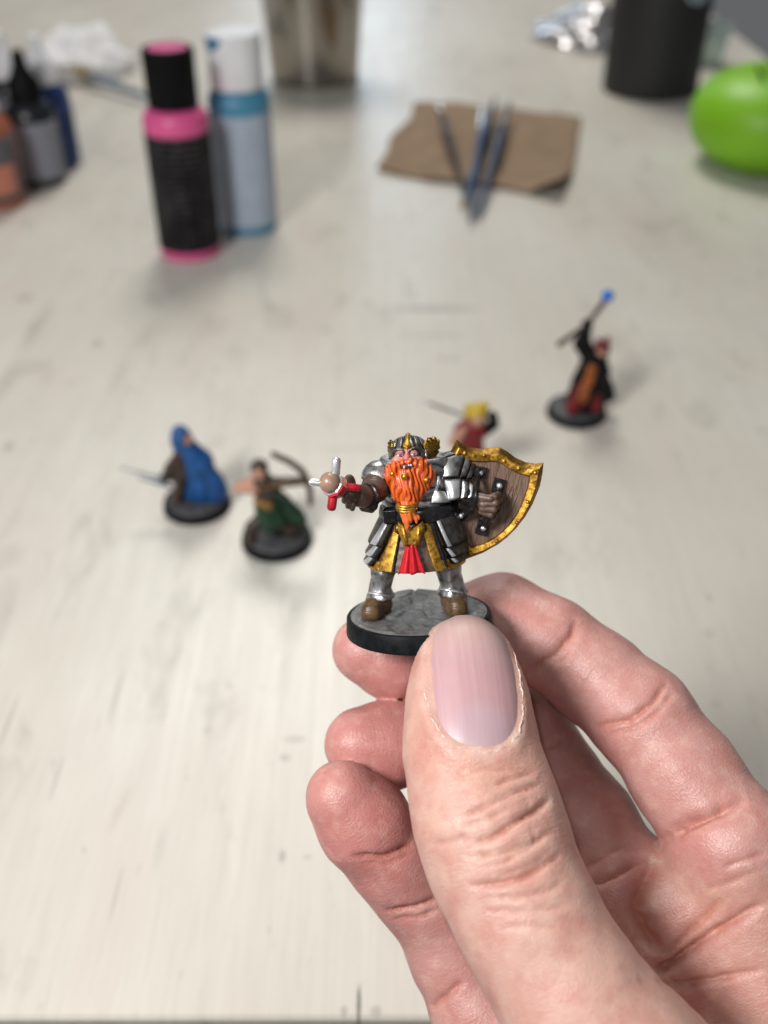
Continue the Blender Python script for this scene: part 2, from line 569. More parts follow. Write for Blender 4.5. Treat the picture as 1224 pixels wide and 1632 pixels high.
M_LBLACK = print_label('black_printed_sleeve', (0.006, 0.0055, 0.007), (0.11, 0.10, 0.105), 1850, 0.85)
M_LGREY = print_label('pale_printed_sleeve', (0.43, 0.50, 0.60), (0.17, 0.20, 0.27), 1850, 0.7)
paint_bottle('pink paint bottle with black sleeve and black screw cap', -113.3, 565.5, M_PINK, M_BLACKCAP, M_LBLACK, M_PINK, rot=20)
t, c = paint_bottle('blue paint bottle with pale sleeve and stained white cap', -83.5, 604, M_TEAL, M_WHITECAP, M_LGREY, None, 15.0, rot=-30)
# dried paint run down the rim of the white cap
V, Fc = [], []
def run(u, v):
    a = math.radians(-142 + 62 * u)
    z = 110.0 - v * (7.5 * math.sin(math.pi * min(max(u, 0.02), 0.98)) ** 0.6)
    return (15.55 * math.cos(a), 15.55 * math.sin(a), z), (math.cos(a), math.sin(a), 0)
mk('paint_smear', *sheet(run, 14, 5, 0.35), M_STAIN, c)

def dropper_bottle(label, x, y, body, cap_mat, r, h, band=None, spot=None, foot=None, front=-90.0):
    t = thing('dropper_bottle', label, 'paint bottle', (x, y, 0), rotm(0, 0, front), 'dropper bottles crowded at the side of the table')
    s = h / 82
    mk('body', *lathe([(r - 1.4, 0), (r - 0.2, 0.8), (r, 2.2), (r, 43 * s), (r - 1, 47 * s), (r * 0.62, 52 * s), (r * 0.55, 53 * s), (0, 53 * s)], 40), body, t, sharp=50)
    mk('cap', *lathe([(r * 0.60, 52.2 * s), (r * 0.66, 52.8 * s), (r * 0.62, 63 * s), (r * 0.42, 68 * s), (r * 0.3, 72 * s), (r * 0.22, 81 * s), (r * 0.12, 82 * s), (0, 82 * s)], 36), cap_mat, t, sharp=40)
    def wrap(z0, z1, a0, a1, out):
        def f(u, v):
            a = math.radians(a0 + (a1 - a0) * u)
            return ((r + out) * math.cos(a), (r + out) * math.sin(a), z0 + (z1 - z0) * v), (math.cos(a), math.sin(a), 0)
        return sheet(f, 22, 8, 0.3)
    if band: mk('label', *wrap(5 * s, 41 * s, -62, 62, 0.25), band, t)
    if foot: mk('label_strip', *wrap(1.6, 5 * s - 0.3, -150, 150, 0.2), foot, t)
    if spot:
        def disc(u, v):
            a = math.radians(-40 + 80 * u); z = 9 * s + 17 * s * v
            return ((r + 0.5) * math.cos(a), (r + 0.5) * math.sin(a), z), (math.cos(a), math.sin(a), 0)
        mk('label_patch', *sheet(disc, 12, 8, 0.3), spot, t)
    return t

M_SMOKE = paint('smoky_bottle_plastic', (0.016, 0.018, 0.024), (0.008, 0.009, 0.013), 120, 0.3)
M_ORANGEB = paint('copper_orange_paint', (0.40, 0.13, 0.075), (0.34, 0.10, 0.06), 120, 0.35)
M_NAVY = paint('navy_blue_paint', (0.02, 0.05, 0.20), (0.012, 0.03, 0.12), 120, 0.3)
M_REDB = paint('dark_red_paint', (0.22, 0.02, 0.03), None, 120, 0.35)
M_LABEL2 = print_label('grey_bottle_label', (0.24, 0.25, 0.29), (0.19, 0.19, 0.23), 1500, 0.7)
M_LABEL3 = print_label('dark_grey_bottle_label', (0.10, 0.10, 0.11), (0.22, 0.21, 0.21), 1100, 0.7)
M_LABEL4 = print_label('blue_bottle_label', (0.03, 0.06, 0.17), (0.12, 0.15, 0.25), 1400, 0.7)
M_SPOT = paint('coral_label_patch', (0.52, 0.19, 0.13), None, 200, 0.45)
M_MAUVE = paint('mauve_label_patch', (0.16, 0.11, 0.13), (0.25, 0.22, 0.25), 220, 0.45)
dropper_bottle('orange dropper bottle with dark label and coral patch', -249, 644, M_ORANGEB, M_WHITECAP, 17.0, 90, M_LABEL3, M_SPOT, front=-62)
b = dropper_bottle('smoky dropper bottle with black nozzle cap and grey label', -233, 686, M_SMOKE, M_BLACKCAP, 16.6, 84, M_LABEL2, None, front=-70)
dropper_bottle('navy dropper bottle with white nozzle cap behind the smoky bottle', -232, 722, M_NAVY, M_WHITECAP, 16.2, 86, M_LABEL4, None, front=-50)
dropper_bottle('red dropper bottle with dark red cap behind the orange bottle', -279, 690, M_REDB, M_REDB, 15.2, 82, M_LABEL3, None)
dropper_bottle('pale dropper bottle with white cap, farthest of the dropper bottles', -285, 758, M_SMOKE, M_WHITECAP, 15.2, 88, M_LABEL2, None)
dropper_bottle('grey dropper bottle with white cap between the red and navy bottles', -262, 741, M_SMOKE, M_WHITECAP, 14.5, 84, M_LABEL2, None)

# ---------------------------------------------------------------- steel and charcoal tumblers
def steel():
    m = Mat('brushed_steel')
    br = m.noise(1.0, 4, 0.6, vec=m.coords((60, 60, 900)))
    m.set('Metallic', 1.0)
    m.l(m.ramp(br, [(0.3, (0.29, 0.27, 0.24)), (0.7, (0.34, 0.318, 0.285))]), m.b.inputs['Base Color'])
    m.set('Roughness', 0.16); m.set('Anisotropic', 0.4)
    m.bump(br, 0.08, 0.0003)
    return m.m
M_STEEL = steel()
M_CHAR = paint('charcoal_powder_coat', (0.021, 0.021, 0.022), (0.016, 0.016, 0.017), 900, 0.6, bump=0.25, bdist=0.0003)
t = thing('steel_tumbler', 'brushed steel tumbler cup standing behind the paint bottles', 'tumbler', (-62, 958, 0))
mk('body', *lathe([(36.5, 0), (38.4, 0.6), (39.0, 2.5), (39.5, 10), (49.8, 150), (50.6, 166), (50.2, 168), (49, 168), (48.2, 165), (38, 14), (0, 13)], 72), M_STEEL, t, sharp=45)
mk('foot_ring', *lathe([(31, -0.0), (34.2, 0.01), (34.2, 0.5), (31, 0.5)], 60), M_CHAR, t)
mk('lid', *lathe([(0, 162), (47.5, 162), (49.6, 168.2), (51, 169), (51, 173), (49.5, 174.5), (30, 174.5), (28, 172), (0, 172)], 60), M_BLACKCAP, t, sharp=40)
t = thing('charcoal_tumbler', 'matte charcoal insulated tumbler with a small round sticker', 'tumbler', (230, 920, 0))
mk('body', *lathe([(38, 0), (39.8, 0.8), (40.4, 3), (40.6, 30), (41.6, 190), (41, 193), (0, 193)], 72), M_CHAR, t, sharp=45)
mk('lid', *lathe([(39, 193.2), (41, 193.6), (41, 204), (39, 207), (24, 208), (24, 216), (0, 216)], 56), M_BLACKCAP, t, sharp=40)
M_STICK = paint('blue_and_white_sticker', (0.55, 0.60, 0.70), (0.10, 0.16, 0.30), 160, 0.4, lo=0.42, hi=0.5)
def stick(u, v):
    q = u * 2 - 1; w = (v * 2 - 1) * math.sqrt(max(1 - q * q, 0.0004))
    a = math.radians(-62) + q * 0.30; r = 41.6
    return (r * math.cos(a), r * math.sin(a), 86 + 12 * w), (math.cos(a), math.sin(a), 0)
mk('sticker', *sheet(stick, 18, 10, 0.4), M_STICK, t)

# ---------------------------------------------------------------- lime green pod
M_LIME = paint('lime_green_rubber', (0.22, 0.52, 0.012), (0.20, 0.485, 0.010), 40, 0.45, bump=0.08, bdist=0.0004)
t = thing('green_pod', 'lime green rounded rubber pod with dark slots on top', 'rubber pod', (268, 722, 0))
prof = [(0, 0), (26, 0), (31, 1.0)]
for i in range(1, 25):
    a = -1.05 + (math.pi / 2 + 1.05) * i / 24
    prof.append((55 * max(math.cos(a), 0) ** 0.86, 32 + 34.0 * math.copysign(abs(math.sin(a)) ** 0.92, math.sin(a))))
prof[-1] = (0, 66.0)
mk('shell', *lathe(prof, 80), M_LIME, t)
mk('slot', *tube([(-16.5, 2, 65.2), (-17.4, -5, 64.7), (-18.4, -14, 63.8), (-18.9, -22, 62.2), (-19.1, -27, 60.7)], [0.5, 1.5, 1.7, 1.6, 0.6], 10, 0.5), M_BLACKCAP, t)
mk('slot', *tube([(-10.5, 2, 65.7), (-10.8, -6, 65.3), (-11.2, -15, 64.2), (-11.5, -22, 62.6)], [0.5, 1.5, 1.6, 0.6], 10, 0.5), M_BLACKCAP, t)

# ---------------------------------------------------------------- brown napkin and brushes
M_KRAFT = paint('brown_paper', (0.285, 0.195, 0.120), (0.225, 0.150, 0.090), 45, 0.85, bump=0.5, bdist=0.001, detail=6)
corners = [np.array(c, float) for c in ((-7, 704, 1), (120, 646, 1), (157, 832, 1), (28, 877, 1))]
def napkin_point(u, v):
    p = (1 - v) * ((1 - u) * corners[0] + u * corners[1]) + v * ((1 - u) * corners[3] + u * corners[2])
    e = 2.2 * math.sin(9 * u + 2) * (v < 0.02) + 2.5 * math.sin(11 * v) * (u < 0.02)
    p = p + np.array([e, 0.8 * e, 0])
    q = np.array([[p[0], p[1], 0.0]])
    z = 1.6 + 1.3 * wob(q, 14, 1.0)[0] + 0.8 * wob(q, 6, 3.0)[0] + 3.2 * math.exp(-((v - 0.45 - 0.2 * u) / 0.16) ** 2) * math.sin(math.pi * u)
    curl = max(0, u - 0.80) * max(0, 0.30 - v) * 190
    return p + np.array([-curl * 0.5, curl * 0.4, max(z, 0.75) + curl])
def napkin(u, v):
    p = napkin_point(u, v)
    a = napkin_point(min(u + 0.01, 1), v) - napkin_point(max(u - 0.01, 0), v)
    b = napkin_point(u, min(v + 0.01, 1)) - napkin_point(u, max(v - 0.01, 0))
    return p, unit(np.cross(a, b))
o = mk('paper_napkin', *sheet(napkin, 60, 64, 0.6), M_KRAFT)
tag(o, 'crumpled brown paper napkin lying flat under the brushes', 'napkin')

M_FERRULE = paint('polished_ferrule', (0.72, 0.72, 0.74), (0.6, 0.6, 0.62), 300, 0.22, metal=1.0)
M_FERRULE2 = paint('dull_ferrule', (0.26, 0.27, 0.29), (0.18, 0.19, 0.2), 300, 0.35, metal=0.9)
M_BRASS = paint('brass_ferrule', (0.72, 0.47, 0.13), (0.6, 0.38, 0.10), 300, 0.28, metal=1.0)
M_BRISTLE = paint('pale_bristle', (0.62, 0.60, 0.56), (0.40, 0.38, 0.35), 900, 0.7, stretch=(4, 4, 0.3))
def brush(label, a, b, handle, ferrule, bristle, w=3.2, tipcol=None):
    a = np.array(a, float); b = np.array(b, float)              # a: handle end, b: bristle end
    L = np.linalg.norm(b - a); d = unit(b - a)
    x, y, _ = frame(d)
    t = thing('paint_brush', label, 'paint brush', a, np.stack([x, y, d], 1), 'brushes laid out on the table')
    k = L
    mk('handle', *lathe([(0, 0), (0.9, 0.4), (1.3, 0.03 * k), (w * 0.62, 0.20 * k), (w, 0.52 * k), (w * 1.05, 0.60 * k), (w * 0.8, 0.70 * k), (0, 0.70 * k)], 20), handle, t)
    if tipcol: mk('handle_tip', *lathe([(0, -0.2), (1.3, 0), (w * 0.5, 0.12 * k), (w * 0.45, 0.122 * k), (0, 0.122 * k)], 20), tipcol, t)
    mk('ferrule', *lathe([(0, 0.685 * k), (w * 0.95, 0.685 * k), (w * 0.98, 0.70 * k), (w * 0.7, 0.87 * k), (0, 0.87 * k)], 20), ferrule, t, sharp=50)
    mk('bristles', *lathe([(0, 0.86 * k), (w * 0.6, 0.865 * k), (w * 0.85, 0.91 * k), (w * 0.5, 0.97 * k), (0, k)], 20), bristle, t)
M_HBLACK = paint('black_lacquer', (0.02, 0.022, 0.028), None, 200, 0.25)
M_HBLUE = paint('blue_lacquer', (0.006, 0.045, 0.13), (0.004, 0.025, 0.08), 120, 0.35)
M_HBLUE2 = paint('slate_blue_lacquer', (0.012, 0.03, 0.06), None, 120, 0.35)
M_HGREY = paint('grey_blue_clear_handle', (0.22, 0.29, 0.35), (0.16, 0.21, 0.26), 120, 0.2)
M_WOODTIP = paint('bare_wood_tip', (0.32, 0.19, 0.07), None, 400, 0.5, stretch=(1, 1, 0.2))
brush('dark thin paint brush lying apart on the brown napkin', (52.5, 655, 4.2), (41.5, 808, 20), M_HBLACK, M_HBLACK, M_FERRULE, 2.7)
brush('blue paint brush with bright pale bristles in the bundle on the napkin', (53, 603, 3.6), (78, 818, 20), M_HBLUE, M_FERRULE, M_BRISTLE, 2.7)
brush('blue paint brush with a bare wood handle tip in the bundle', (49.5, 628, 3.8), (88, 826, 20), M_HBLUE, M_HBLUE2, M_FERRULE2, 2.8, M_WOODTIP)
brush('blue paint brush with dark ferrule and black bristles in the bundle', (58.5, 611, 3.6), (98, 817, 19), M_HBLUE, M_HBLACK, M_HBLACK, 2.7)

# ---------------------------------------------------------------- paper towel, clear brush, foil wrapper, small cup
def crumple(name, label, cat, mat, pos, rx, ry, rz, seed, amp, kind_n=56):
    rnd = random.Random(seed)
    dirs = [unit([rnd.uniform(-1, 1), rnd.uniform(-1, 1), rnd.uniform(-0.2, 1)]) for _ in range(46)]
    offs = [rnd.uniform(0.62, 1.0) for _ in dirs]
    n = kind_n
    V, Fc = [], []
    for j in range(n + 1):
        ph = math.pi * j / n
        for i in range(2 * n):
            a = math.pi * i / n
            d = np.array([math.sin(ph) * math.cos(a), math.sin(ph) * math.sin(a), -math.cos(ph)])
            dots = [o_ / max(0.15, float(d @ q)) for q, o_ in zip(dirs, offs)]
            r = min(min(dots), 1.25)
            q = np.array([[d[0] * 10, d[1] * 10, d[2] * 10 + seed]])
            r *= 1 + amp * wob(q, 2.4, seed)[0] + 0.5 * amp * abs(wob(q, 1.1, seed + 1)[0])
            V.append((d[0] * r * rx, d[1] * r * ry, max(d[2], -0.06) * r * rz + 0.06 * rz * 1.0))
    w = 2 * n
    for j in range(n):
        for i in range(w):
            k = (i + 1) % w
            Fc.append((j * w + i, j * w + k, (j + 1) * w + k, (j + 1) * w + i))
    V = np.array(V); V[:, 2] -= V[:, 2].min()
    o = mk(name, V, Fc, mat, sharp=32)
    o.location = [c_ * S for c_ in pos]
    return tag(o, label, cat)
M_TISSUE = paint('white_tissue', (0.82, 0.82, 0.83), (0.74, 0.74, 0.76), 90, 0.9, bump=0.4, bdist=0.001)
crumple('paper_towel', 'crumpled white paper towel beside the dropper bottles', 'paper towel', M_TISSUE, (-280, 985, 0), 58, 66, 44, 3, 0.16)
crumple('paper_towel', 'flattened white paper towel lying behind the navy dropper bottle', 'paper towel', M_TISSUE, (-316, 935, 0), 44, 50, 15, 8, 0.16)
brush('brass ferrule paint brush with grey-blue clear handle beside the paper towel', (-178, 858, 5.5), (-292, 958, 12), M_HGREY, M_BRASS, M_BRISTLE, 4.2)
M_FOIL = paint('crinkled_silver_foil', (0.62, 0.61, 0.62), (0.42, 0.40, 0.41), 60, 0.28, metal=0.9, lo=0.3, hi=0.6, bump=0.6, bdist=0.002)
crumple('foil_wrapper', 'crumpled silver foil wrapper beside the charcoal tumbler', 'wrapper', M_FOIL, (200, 1105, 0), 47, 62, 34, 5, 0.2)
m = Mat('pale_teal_clear_plastic')
m.set('Base Color', (0.78, 0.88, 0.84, 1)); m.set('Roughness', 0.12); m.set('Transmission Weight', 0.75); m.set('IOR', 1.3)
t = thing('plastic_cup', 'small pale teal clear plastic cup behind the charcoal tumbler', 'cup', (301, 1010, 0))
mk('body', *lathe([(0, 0), (15, 0), (16, 0.8), (19, 34), (19.6, 35), (18.6, 35.2), (15.2, 2.2), (0, 2)], 40), m.m, t, sharp=40)
HAND = {
    'thumb': [(13.03, 114.34, 118.21, 7.3), (13.17, 109.47, 115.07, 8.7), (13.51, 101.48, 111.12, 9.6), (15.61, 92.92, 106.41, 10.5), (17.94, 86.66, 102.24, 9.9), (21.64, 80.27, 97.93, 9.7), (26.98, 72.73, 92.9, 10.0), (33.19, 65.37, 86.46, 12.5), (44.03, 57.85, 74.82, 15)],
    'index': [(-3.67, 131.85, 103.23, 5.8), (1.85, 132.79, 101.16, 8.3), (12.71, 136.49, 101.08, 9.0), (22.01, 137.46, 104.03, 9.0), (30.02, 132.61, 104.23, 8.0), (38.09, 126.65, 101.31, 8.2), (44.93, 119.06, 99.55, 8.6), (51.0, 109.65, 95.37, 8.8), (56.92, 99.25, 91.54, 9.3)],
    'middle': [(-4.46, 118.14, 93.34, 6.2), (0.0, 119.32, 91.59, 7.4), (9.03, 123.87, 89.32, 7.7), (18.69, 128.67, 89.04, 7.9), (27.07, 125.73, 86.8, 7.9), (31.1, 118.63, 84.03, 7.8), (36.11, 109.89, 82.39, 8.1), (41.26, 99.33, 78.35, 8.9)],
    'ring': [(-6.99, 106.72, 93.14, 6.3), (-3.42, 105.09, 88.49, 7.5), (1.73, 102.71, 81.18, 7.3), (5.26, 101.25, 75.92, 7.2), (8.82, 99.17, 71.5, 7.0), (12.12, 94.66, 65.51, 7.3), (16.67, 87.69, 59.58, 8.0), (23.08, 79.45, 56.96, 9)],
    'little': [(9.33, 116.36, 69.38, 5.2), (12.98, 114.07, 64.68, 6.0), (18.48, 109.57, 57.05, 6.2), (22.48, 102.69, 51.23, 6.4), (25.25, 92.51, 47.7, 7), (27.49, 81.86, 46.86, 8)],
}
PALM = [
    ((57.12, 98.76, 90.88), (68.81, 72.52, 59.39), 9.2, 14),
    ((40.93, 98.68, 77.49), (64.65, 72.22, 50.69), 8.8, 14),
    ((50.39, 94.74, 77.25), (66.98, 72.61, 54.52), 8.5, 13),
    ((28.7, 84.26, 60.01), (59.42, 68.45, 45.68), 9.5, 14),
    ((26.08, 82.26, 50.71), (56.28, 65.93, 42.33), 9, 14),
    ((44.03, 57.85, 74.82), (70.64, 56.08, 45.89), 15, 20),
    ((68.81, 72.52, 59.39), (80.5, 54.39, 40.32), 14, 21),
    ((56.28, 65.93, 42.33), (72.43, 52.04, 33.87), 14, 20),
    ((75.52, 53.8, 39.53), (106.29, 13.9, 3.2), 22, 27),
]
NAIL_CENTRE = (13.28, 109.84, 117.23)
DWARF_O = (5.89, 127.053, 116.803)
DWARF_M = [[0.99863, 0.0, -0.05234], [0.02129, 0.91355, 0.40618], [0.04781, -0.40674, 0.91229]]
CREASES = [
    (('thumb',), [(12.3, 84.5, 112.6), (13.7, 84.5, 113.1), (15.2, 84.7, 113.5), (16.8, 85.5, 114.1), (18.5, 86.5, 114.4), (20.4, 87.7, 114.4), (22.3, 89.3, 113.9), (23.2, 90.3, 113.6), (24.2, 91.6, 113.1)], 0.42, 0.75),
    (('thumb',), [(10.8, 83.4, 110.8), (12.9, 83.0, 111.7), (15.1, 82.8, 112.3), (16.7, 83.0, 112.6), (18.3, 83.4, 112.8), (19.9, 84.0, 112.8), (21.5, 84.8, 112.6), (23.0, 86.0, 112.3), (24.7, 87.6, 111.5)], 0.40, 0.50),
    (('thumb',), [(11.6, 80.4, 108.4), (13.7, 79.9, 109.4), (15.9, 79.7, 110.0), (17.6, 79.9, 110.5), (19.3, 80.3, 110.7), (21.9, 81.8, 110.9), (24.8, 84.0, 110.2)], 0.45, 0.60),
    (('thumb',), [(14.1, 90.5, 116.5), (16.5, 91.4, 116.8), (19.0, 92.6, 116.6), (20.6, 93.5, 116.2), (22.3, 94.8, 115.3)], 0.38, 0.40),
    (('thumb',), [(14.2, 81.8, 111.3), (15.5, 81.8, 111.7), (16.9, 82.0, 112.0), (18.0, 82.5, 112.3), (19.2, 83.1, 112.5), (20.5, 83.9, 112.5), (21.9, 84.9, 112.4)], 0.30, 0.40),
    (('thumb',), [(10.8, 85.9, 113.0), (11.2, 85.3, 112.7), (11.7, 84.7, 112.5), (12.2, 84.0, 112.1), (12.6, 83.3, 111.9)], 0.30, 0.30),
    (('thumb',), [(11.3, 87.6, 114.5), (13.3, 88.0, 115.3), (15.4, 88.7, 115.8), (17.1, 89.5, 116.0), (18.8, 90.5, 116.0), (20.9, 91.6, 115.5), (23.2, 93.3, 114.4)], 0.40, 0.42),
    (('thumb',), [(7.0, 86.3, 109.5), (8.0, 85.8, 110.6), (9.1, 85.5, 111.4), (10.4, 85.3, 112.2), (11.7, 85.2, 112.9)], 0.40, 0.25),
    (('thumb',), [(13.7, 78.8, 108.2), (15.9, 78.4, 108.9), (18.1, 78.1, 109.2), (20.4, 78.5, 109.5), (22.9, 79.2, 109.4), (24.0, 80.1, 109.3), (25.1, 81.2, 109.1)], 0.35, 0.28),
    (('thumb',), [(15.2, 75.5, 105.8), (17.6, 75.2, 106.9), (20.1, 75.2, 107.4), (22.3, 75.0, 107.3), (24.5, 74.9, 106.8)], 0.35, 0.20),
    (('thumb',), [(13.6, 77.6, 106.8), (16.1, 77.0, 107.8), (18.6, 76.7, 108.3), (21.1, 76.9, 108.5), (23.8, 77.3, 108.2), (25.1, 78.1, 108.1), (26.5, 79.0, 107.6)], 0.35, 0.20),
    (('thumb',), [(10.2, 93.0, 116.6), (12.7, 93.0, 117.3), (15.3, 93.2, 117.5), (18.2, 93.6, 117.2), (21.3, 94.7, 116.0)], 0.35, 0.22),
    (('thumb',), [(10.8, 86.4, 113.5), (12.4, 86.5, 114.1), (13.9, 86.6, 114.6), (15.7, 87.3, 115.1), (17.7, 88.2, 115.4)], 0.30, 0.28),
    (('thumb',), [(20.3, 86.9, 114.0), (20.6, 86.3, 113.7), (20.9, 85.8, 113.3), (21.1, 85.2, 112.9), (21.4, 84.6, 112.6)], 0.25, 0.20),
    (('thumb',), [(19.9, 90.7, 115.7), (20.2, 90.2, 115.4), (20.5, 89.7, 115.1), (20.6, 89.1, 114.8), (20.8, 88.6, 114.5)], 0.25, 0.18),
    (('thumb',), [(15.4, 80.6, 110.7), (16.6, 80.7, 111.0), (17.9, 80.9, 111.2), (19.3, 81.4, 111.4), (20.6, 82.0, 111.4), (22.1, 83.1, 111.5), (23.6, 84.5, 111.3)], 0.28, 0.30),
    (('thumb',), [(8.0, 95.2, 116.6), (8.7, 94.5, 116.6), (9.3, 93.8, 116.6), (10.6, 93.0, 116.8), (11.9, 92.2, 116.9)], 0.35, 0.20),
    (('index',), [(33.8, 130.7, 112.1), (33.3, 129.1, 111.8), (33.0, 127.7, 111.3), (31.5, 126.2, 110.5), (30.2, 125.0, 109.2), (27.3, 124.6, 106.8), (24.7, 125.7, 102.8)], 0.55, 0.70),
    (('index',), [(34.5, 129.7, 111.6), (32.8, 126.6, 110.7), (31.3, 124.5, 109.0), (28.5, 123.9, 106.5), (26.0, 124.9, 102.3)], 0.40, 0.25),
    (('index',), [(48.2, 119.2, 108.3), (46.4, 116.7, 108.5), (45.0, 114.9, 107.9), (42.7, 113.7, 106.9), (40.5, 113.1, 105.2), (38.0, 114.0, 103.4), (35.8, 115.9, 100.3)], 0.55, 0.75),
    (('index',), [(48.9, 117.5, 107.9), (47.2, 115.3, 107.9), (45.7, 113.6, 107.3), (43.6, 112.5, 106.3), (41.6, 111.9, 104.9), (39.3, 112.5, 103.3), (37.3, 113.8, 100.8)], 0.45, 0.40),
    (('index', 'palm'), [(45.9, 101.2, 88.7), (47.0, 98.3, 95.3), (49.1, 97.8, 98.3), (50.9, 97.8, 99.8), (52.7, 98.2, 100.9), (55.0, 98.9, 101.5), (57.4, 100.0, 101.6)], 0.65, 1.40),
    (('index', 'palm'), [(46.0, 99.9, 94.0), (47.4, 98.8, 96.9), (49.2, 98.4, 98.8), (50.6, 98.2, 99.8), (52.2, 98.2, 100.6)], 0.40, 0.30),
    (('middle', 'palm'), [(33.7, 96.3, 83.7), (35.7, 96.0, 85.5), (37.8, 96.2, 86.7), (39.5, 96.9, 87.4), (41.3, 97.9, 87.8), (43.0, 98.4, 87.9), (44.7, 99.0, 87.9)], 0.50, 0.70),
    (('middle', 'palm'), [(33.3, 98.7, 84.6), (35.0, 98.9, 86.3), (36.8, 99.5, 87.4), (38.7, 100.2, 88.1), (40.7, 101.3, 88.3)], 0.40, 0.35),
    (('middle',), [(28.2, 117.6, 92.5), (29.6, 118.0, 92.8), (31.1, 118.6, 93.0), (33.5, 121.5, 92.5)], 0.45, 0.40),
    (('palm', 'index', 'middle'), [(44.7, 98.9, 87.9), (42.9, 95.8, 87.4), (41.3, 93.2, 86.1), (40.9, 92.0, 85.2), (40.6, 91.0, 84.0), (41.4, 89.8, 83.0), (42.1, 88.5, 81.9), (43.6, 87.1, 81.1), (45.1, 85.7, 80.4)], 1.40, 1.50),
    (('palm', 'thumb'), [(34.7, 70.7, 100.8), (44.2, 84.7, 78.6), (47.1, 85.3, 81.5), (49.5, 86.0, 83.9), (51.7, 86.4, 86.5), (53.6, 86.5, 88.9), (55.5, 86.7, 91.0), (57.2, 87.1, 92.1), (58.9, 87.6, 92.9)], 0.70, 1.70),
    (('palm', 'thumb'), [(37.7, 71.8, 98.4), (46.1, 82.8, 77.9), (48.4, 82.2, 79.1), (51.1, 81.8, 80.8), (53.7, 81.4, 82.7), (56.0, 81.0, 84.4), (58.4, 80.9, 85.8)], 0.50, 0.90),
    (('palm',), [(44.8, 85.7, 80.3), (46.2, 86.4, 82.1), (47.7, 87.1, 83.8), (49.0, 87.7, 85.4), (50.3, 88.3, 87.1), (51.5, 88.8, 89.3), (52.6, 89.3, 91.5)], 0.60, 0.60),
    (('palm', 'index'), [(52.3, 91.4, 96.0), (54.0, 91.4, 97.2), (55.9, 91.6, 98.0), (57.4, 91.9, 98.5), (59.1, 92.4, 98.6)], 0.40, 0.35),
    (('palm', 'index'), [(50.2, 90.8, 90.8), (51.6, 90.2, 92.8), (53.2, 89.9, 94.3), (55.5, 90.1, 96.0), (58.2, 90.7, 97.0)], 0.50, 0.25),
    (('ring',), [(-5.3, 97.4, 90.5), (-2.6, 97.1, 90.6), (0.2, 97.5, 89.8), (2.6, 98.8, 89.9), (5.0, 100.7, 89.1)], 0.50, 0.70),
    (('ring',), [(-3.8, 96.8, 89.2), (-1.4, 96.9, 89.1), (1.0, 97.3, 88.6), (3.1, 98.3, 88.7), (5.2, 99.7, 88.2)], 0.40, 0.30),
    (('ring',), [(0.0, 94.7, 78.8), (2.5, 94.1, 80.0), (4.9, 94.2, 80.3), (7.3, 95.0, 80.7), (9.7, 96.3, 80.4)], 0.50, 0.70),
    (('ring',), [(1.4, 94.2, 77.1), (3.6, 93.7, 78.3), (5.9, 93.7, 78.6), (7.9, 94.3, 79.1), (9.9, 95.2, 79.2)], 0.40, 0.40),
    (('ring', 'palm'), [(8.0, 86.2, 62.9), (9.7, 86.0, 66.4), (11.6, 86.6, 68.5), (13.4, 87.6, 69.9)], 0.50, 0.70),
]
# ================================================================ the hand
NAIL_A = np.array(HAND['thumb'][2][:3]); NAIL_B = np.array(HAND['thumb'][0][:3])
T_AX = unit(NAIL_B - NAIL_A)                                    # along the thumb's last joint, to its tip
T_N = np.array([0.10, -0.66, 0.745]); T_N = unit(T_N - T_AX * (T_N @ T_AX))   # out of the nail
T_W = np.cross(T_AX, T_N)

def hand_parts():
    parts = {}
    for k, js in HAND.items():
        pts = [j[:3] for j in js]; rads = [j[3] for j in js]
        sq = None
        if k == 'thumb':
            sq = [(T_N, 0.80), (T_N, 0.82), (T_N, 0.86), (T_N, 0.92)] + [None] * (len(pts) - 5)
        parts[k] = chain(pts, rads, 4.0 if k == 'thumb' else 3.0, sq)
    parts['palm'] = join([cap(a, b, ra, rb) for a, b, ra, rb in PALM], 7.0)
    return parts
HP = hand_parts()

BASE_O = np.array(DWARF_O, np.float32); BASE_M = np.array(DWARF_M, np.float32)
def base_field(p):
    q = (p - BASE_O) @ BASE_M
    r = np.sqrt(q[:, 0] ** 2 + q[:, 1] ** 2) - 12.55
    z = np.abs(q[:, 2] + 1.5) - 1.55
    return np.maximum(r, z)

def hand_field(p):
    """fingers keep apart from each other; each blends only into the palm"""
    palm = HP['palm'](p)
    d = palm
    for k, b in (('index', 3.5), ('middle', 3.5), ('ring', 4.0), ('little', 4.0), ('thumb', 7.0)):
        d = np.minimum(d, smin(palm, HP[k](p), b))
    return -smin(-d, base_field(p), 0.3)

def nail_coords(p):
    q = p - NAIL_C
    return q @ T_AX / NAIL_L, q @ T_W / NAIL_W, q @ T_N

NAIL_C = np.array(NAIL_CENTRE); NAIL_L = 11.5; NAIL_W = 7.2

def nail_radius(s, t):
    e = 2.5
    return (np.abs(s) ** e + np.abs(t) ** e) ** (1 / e)

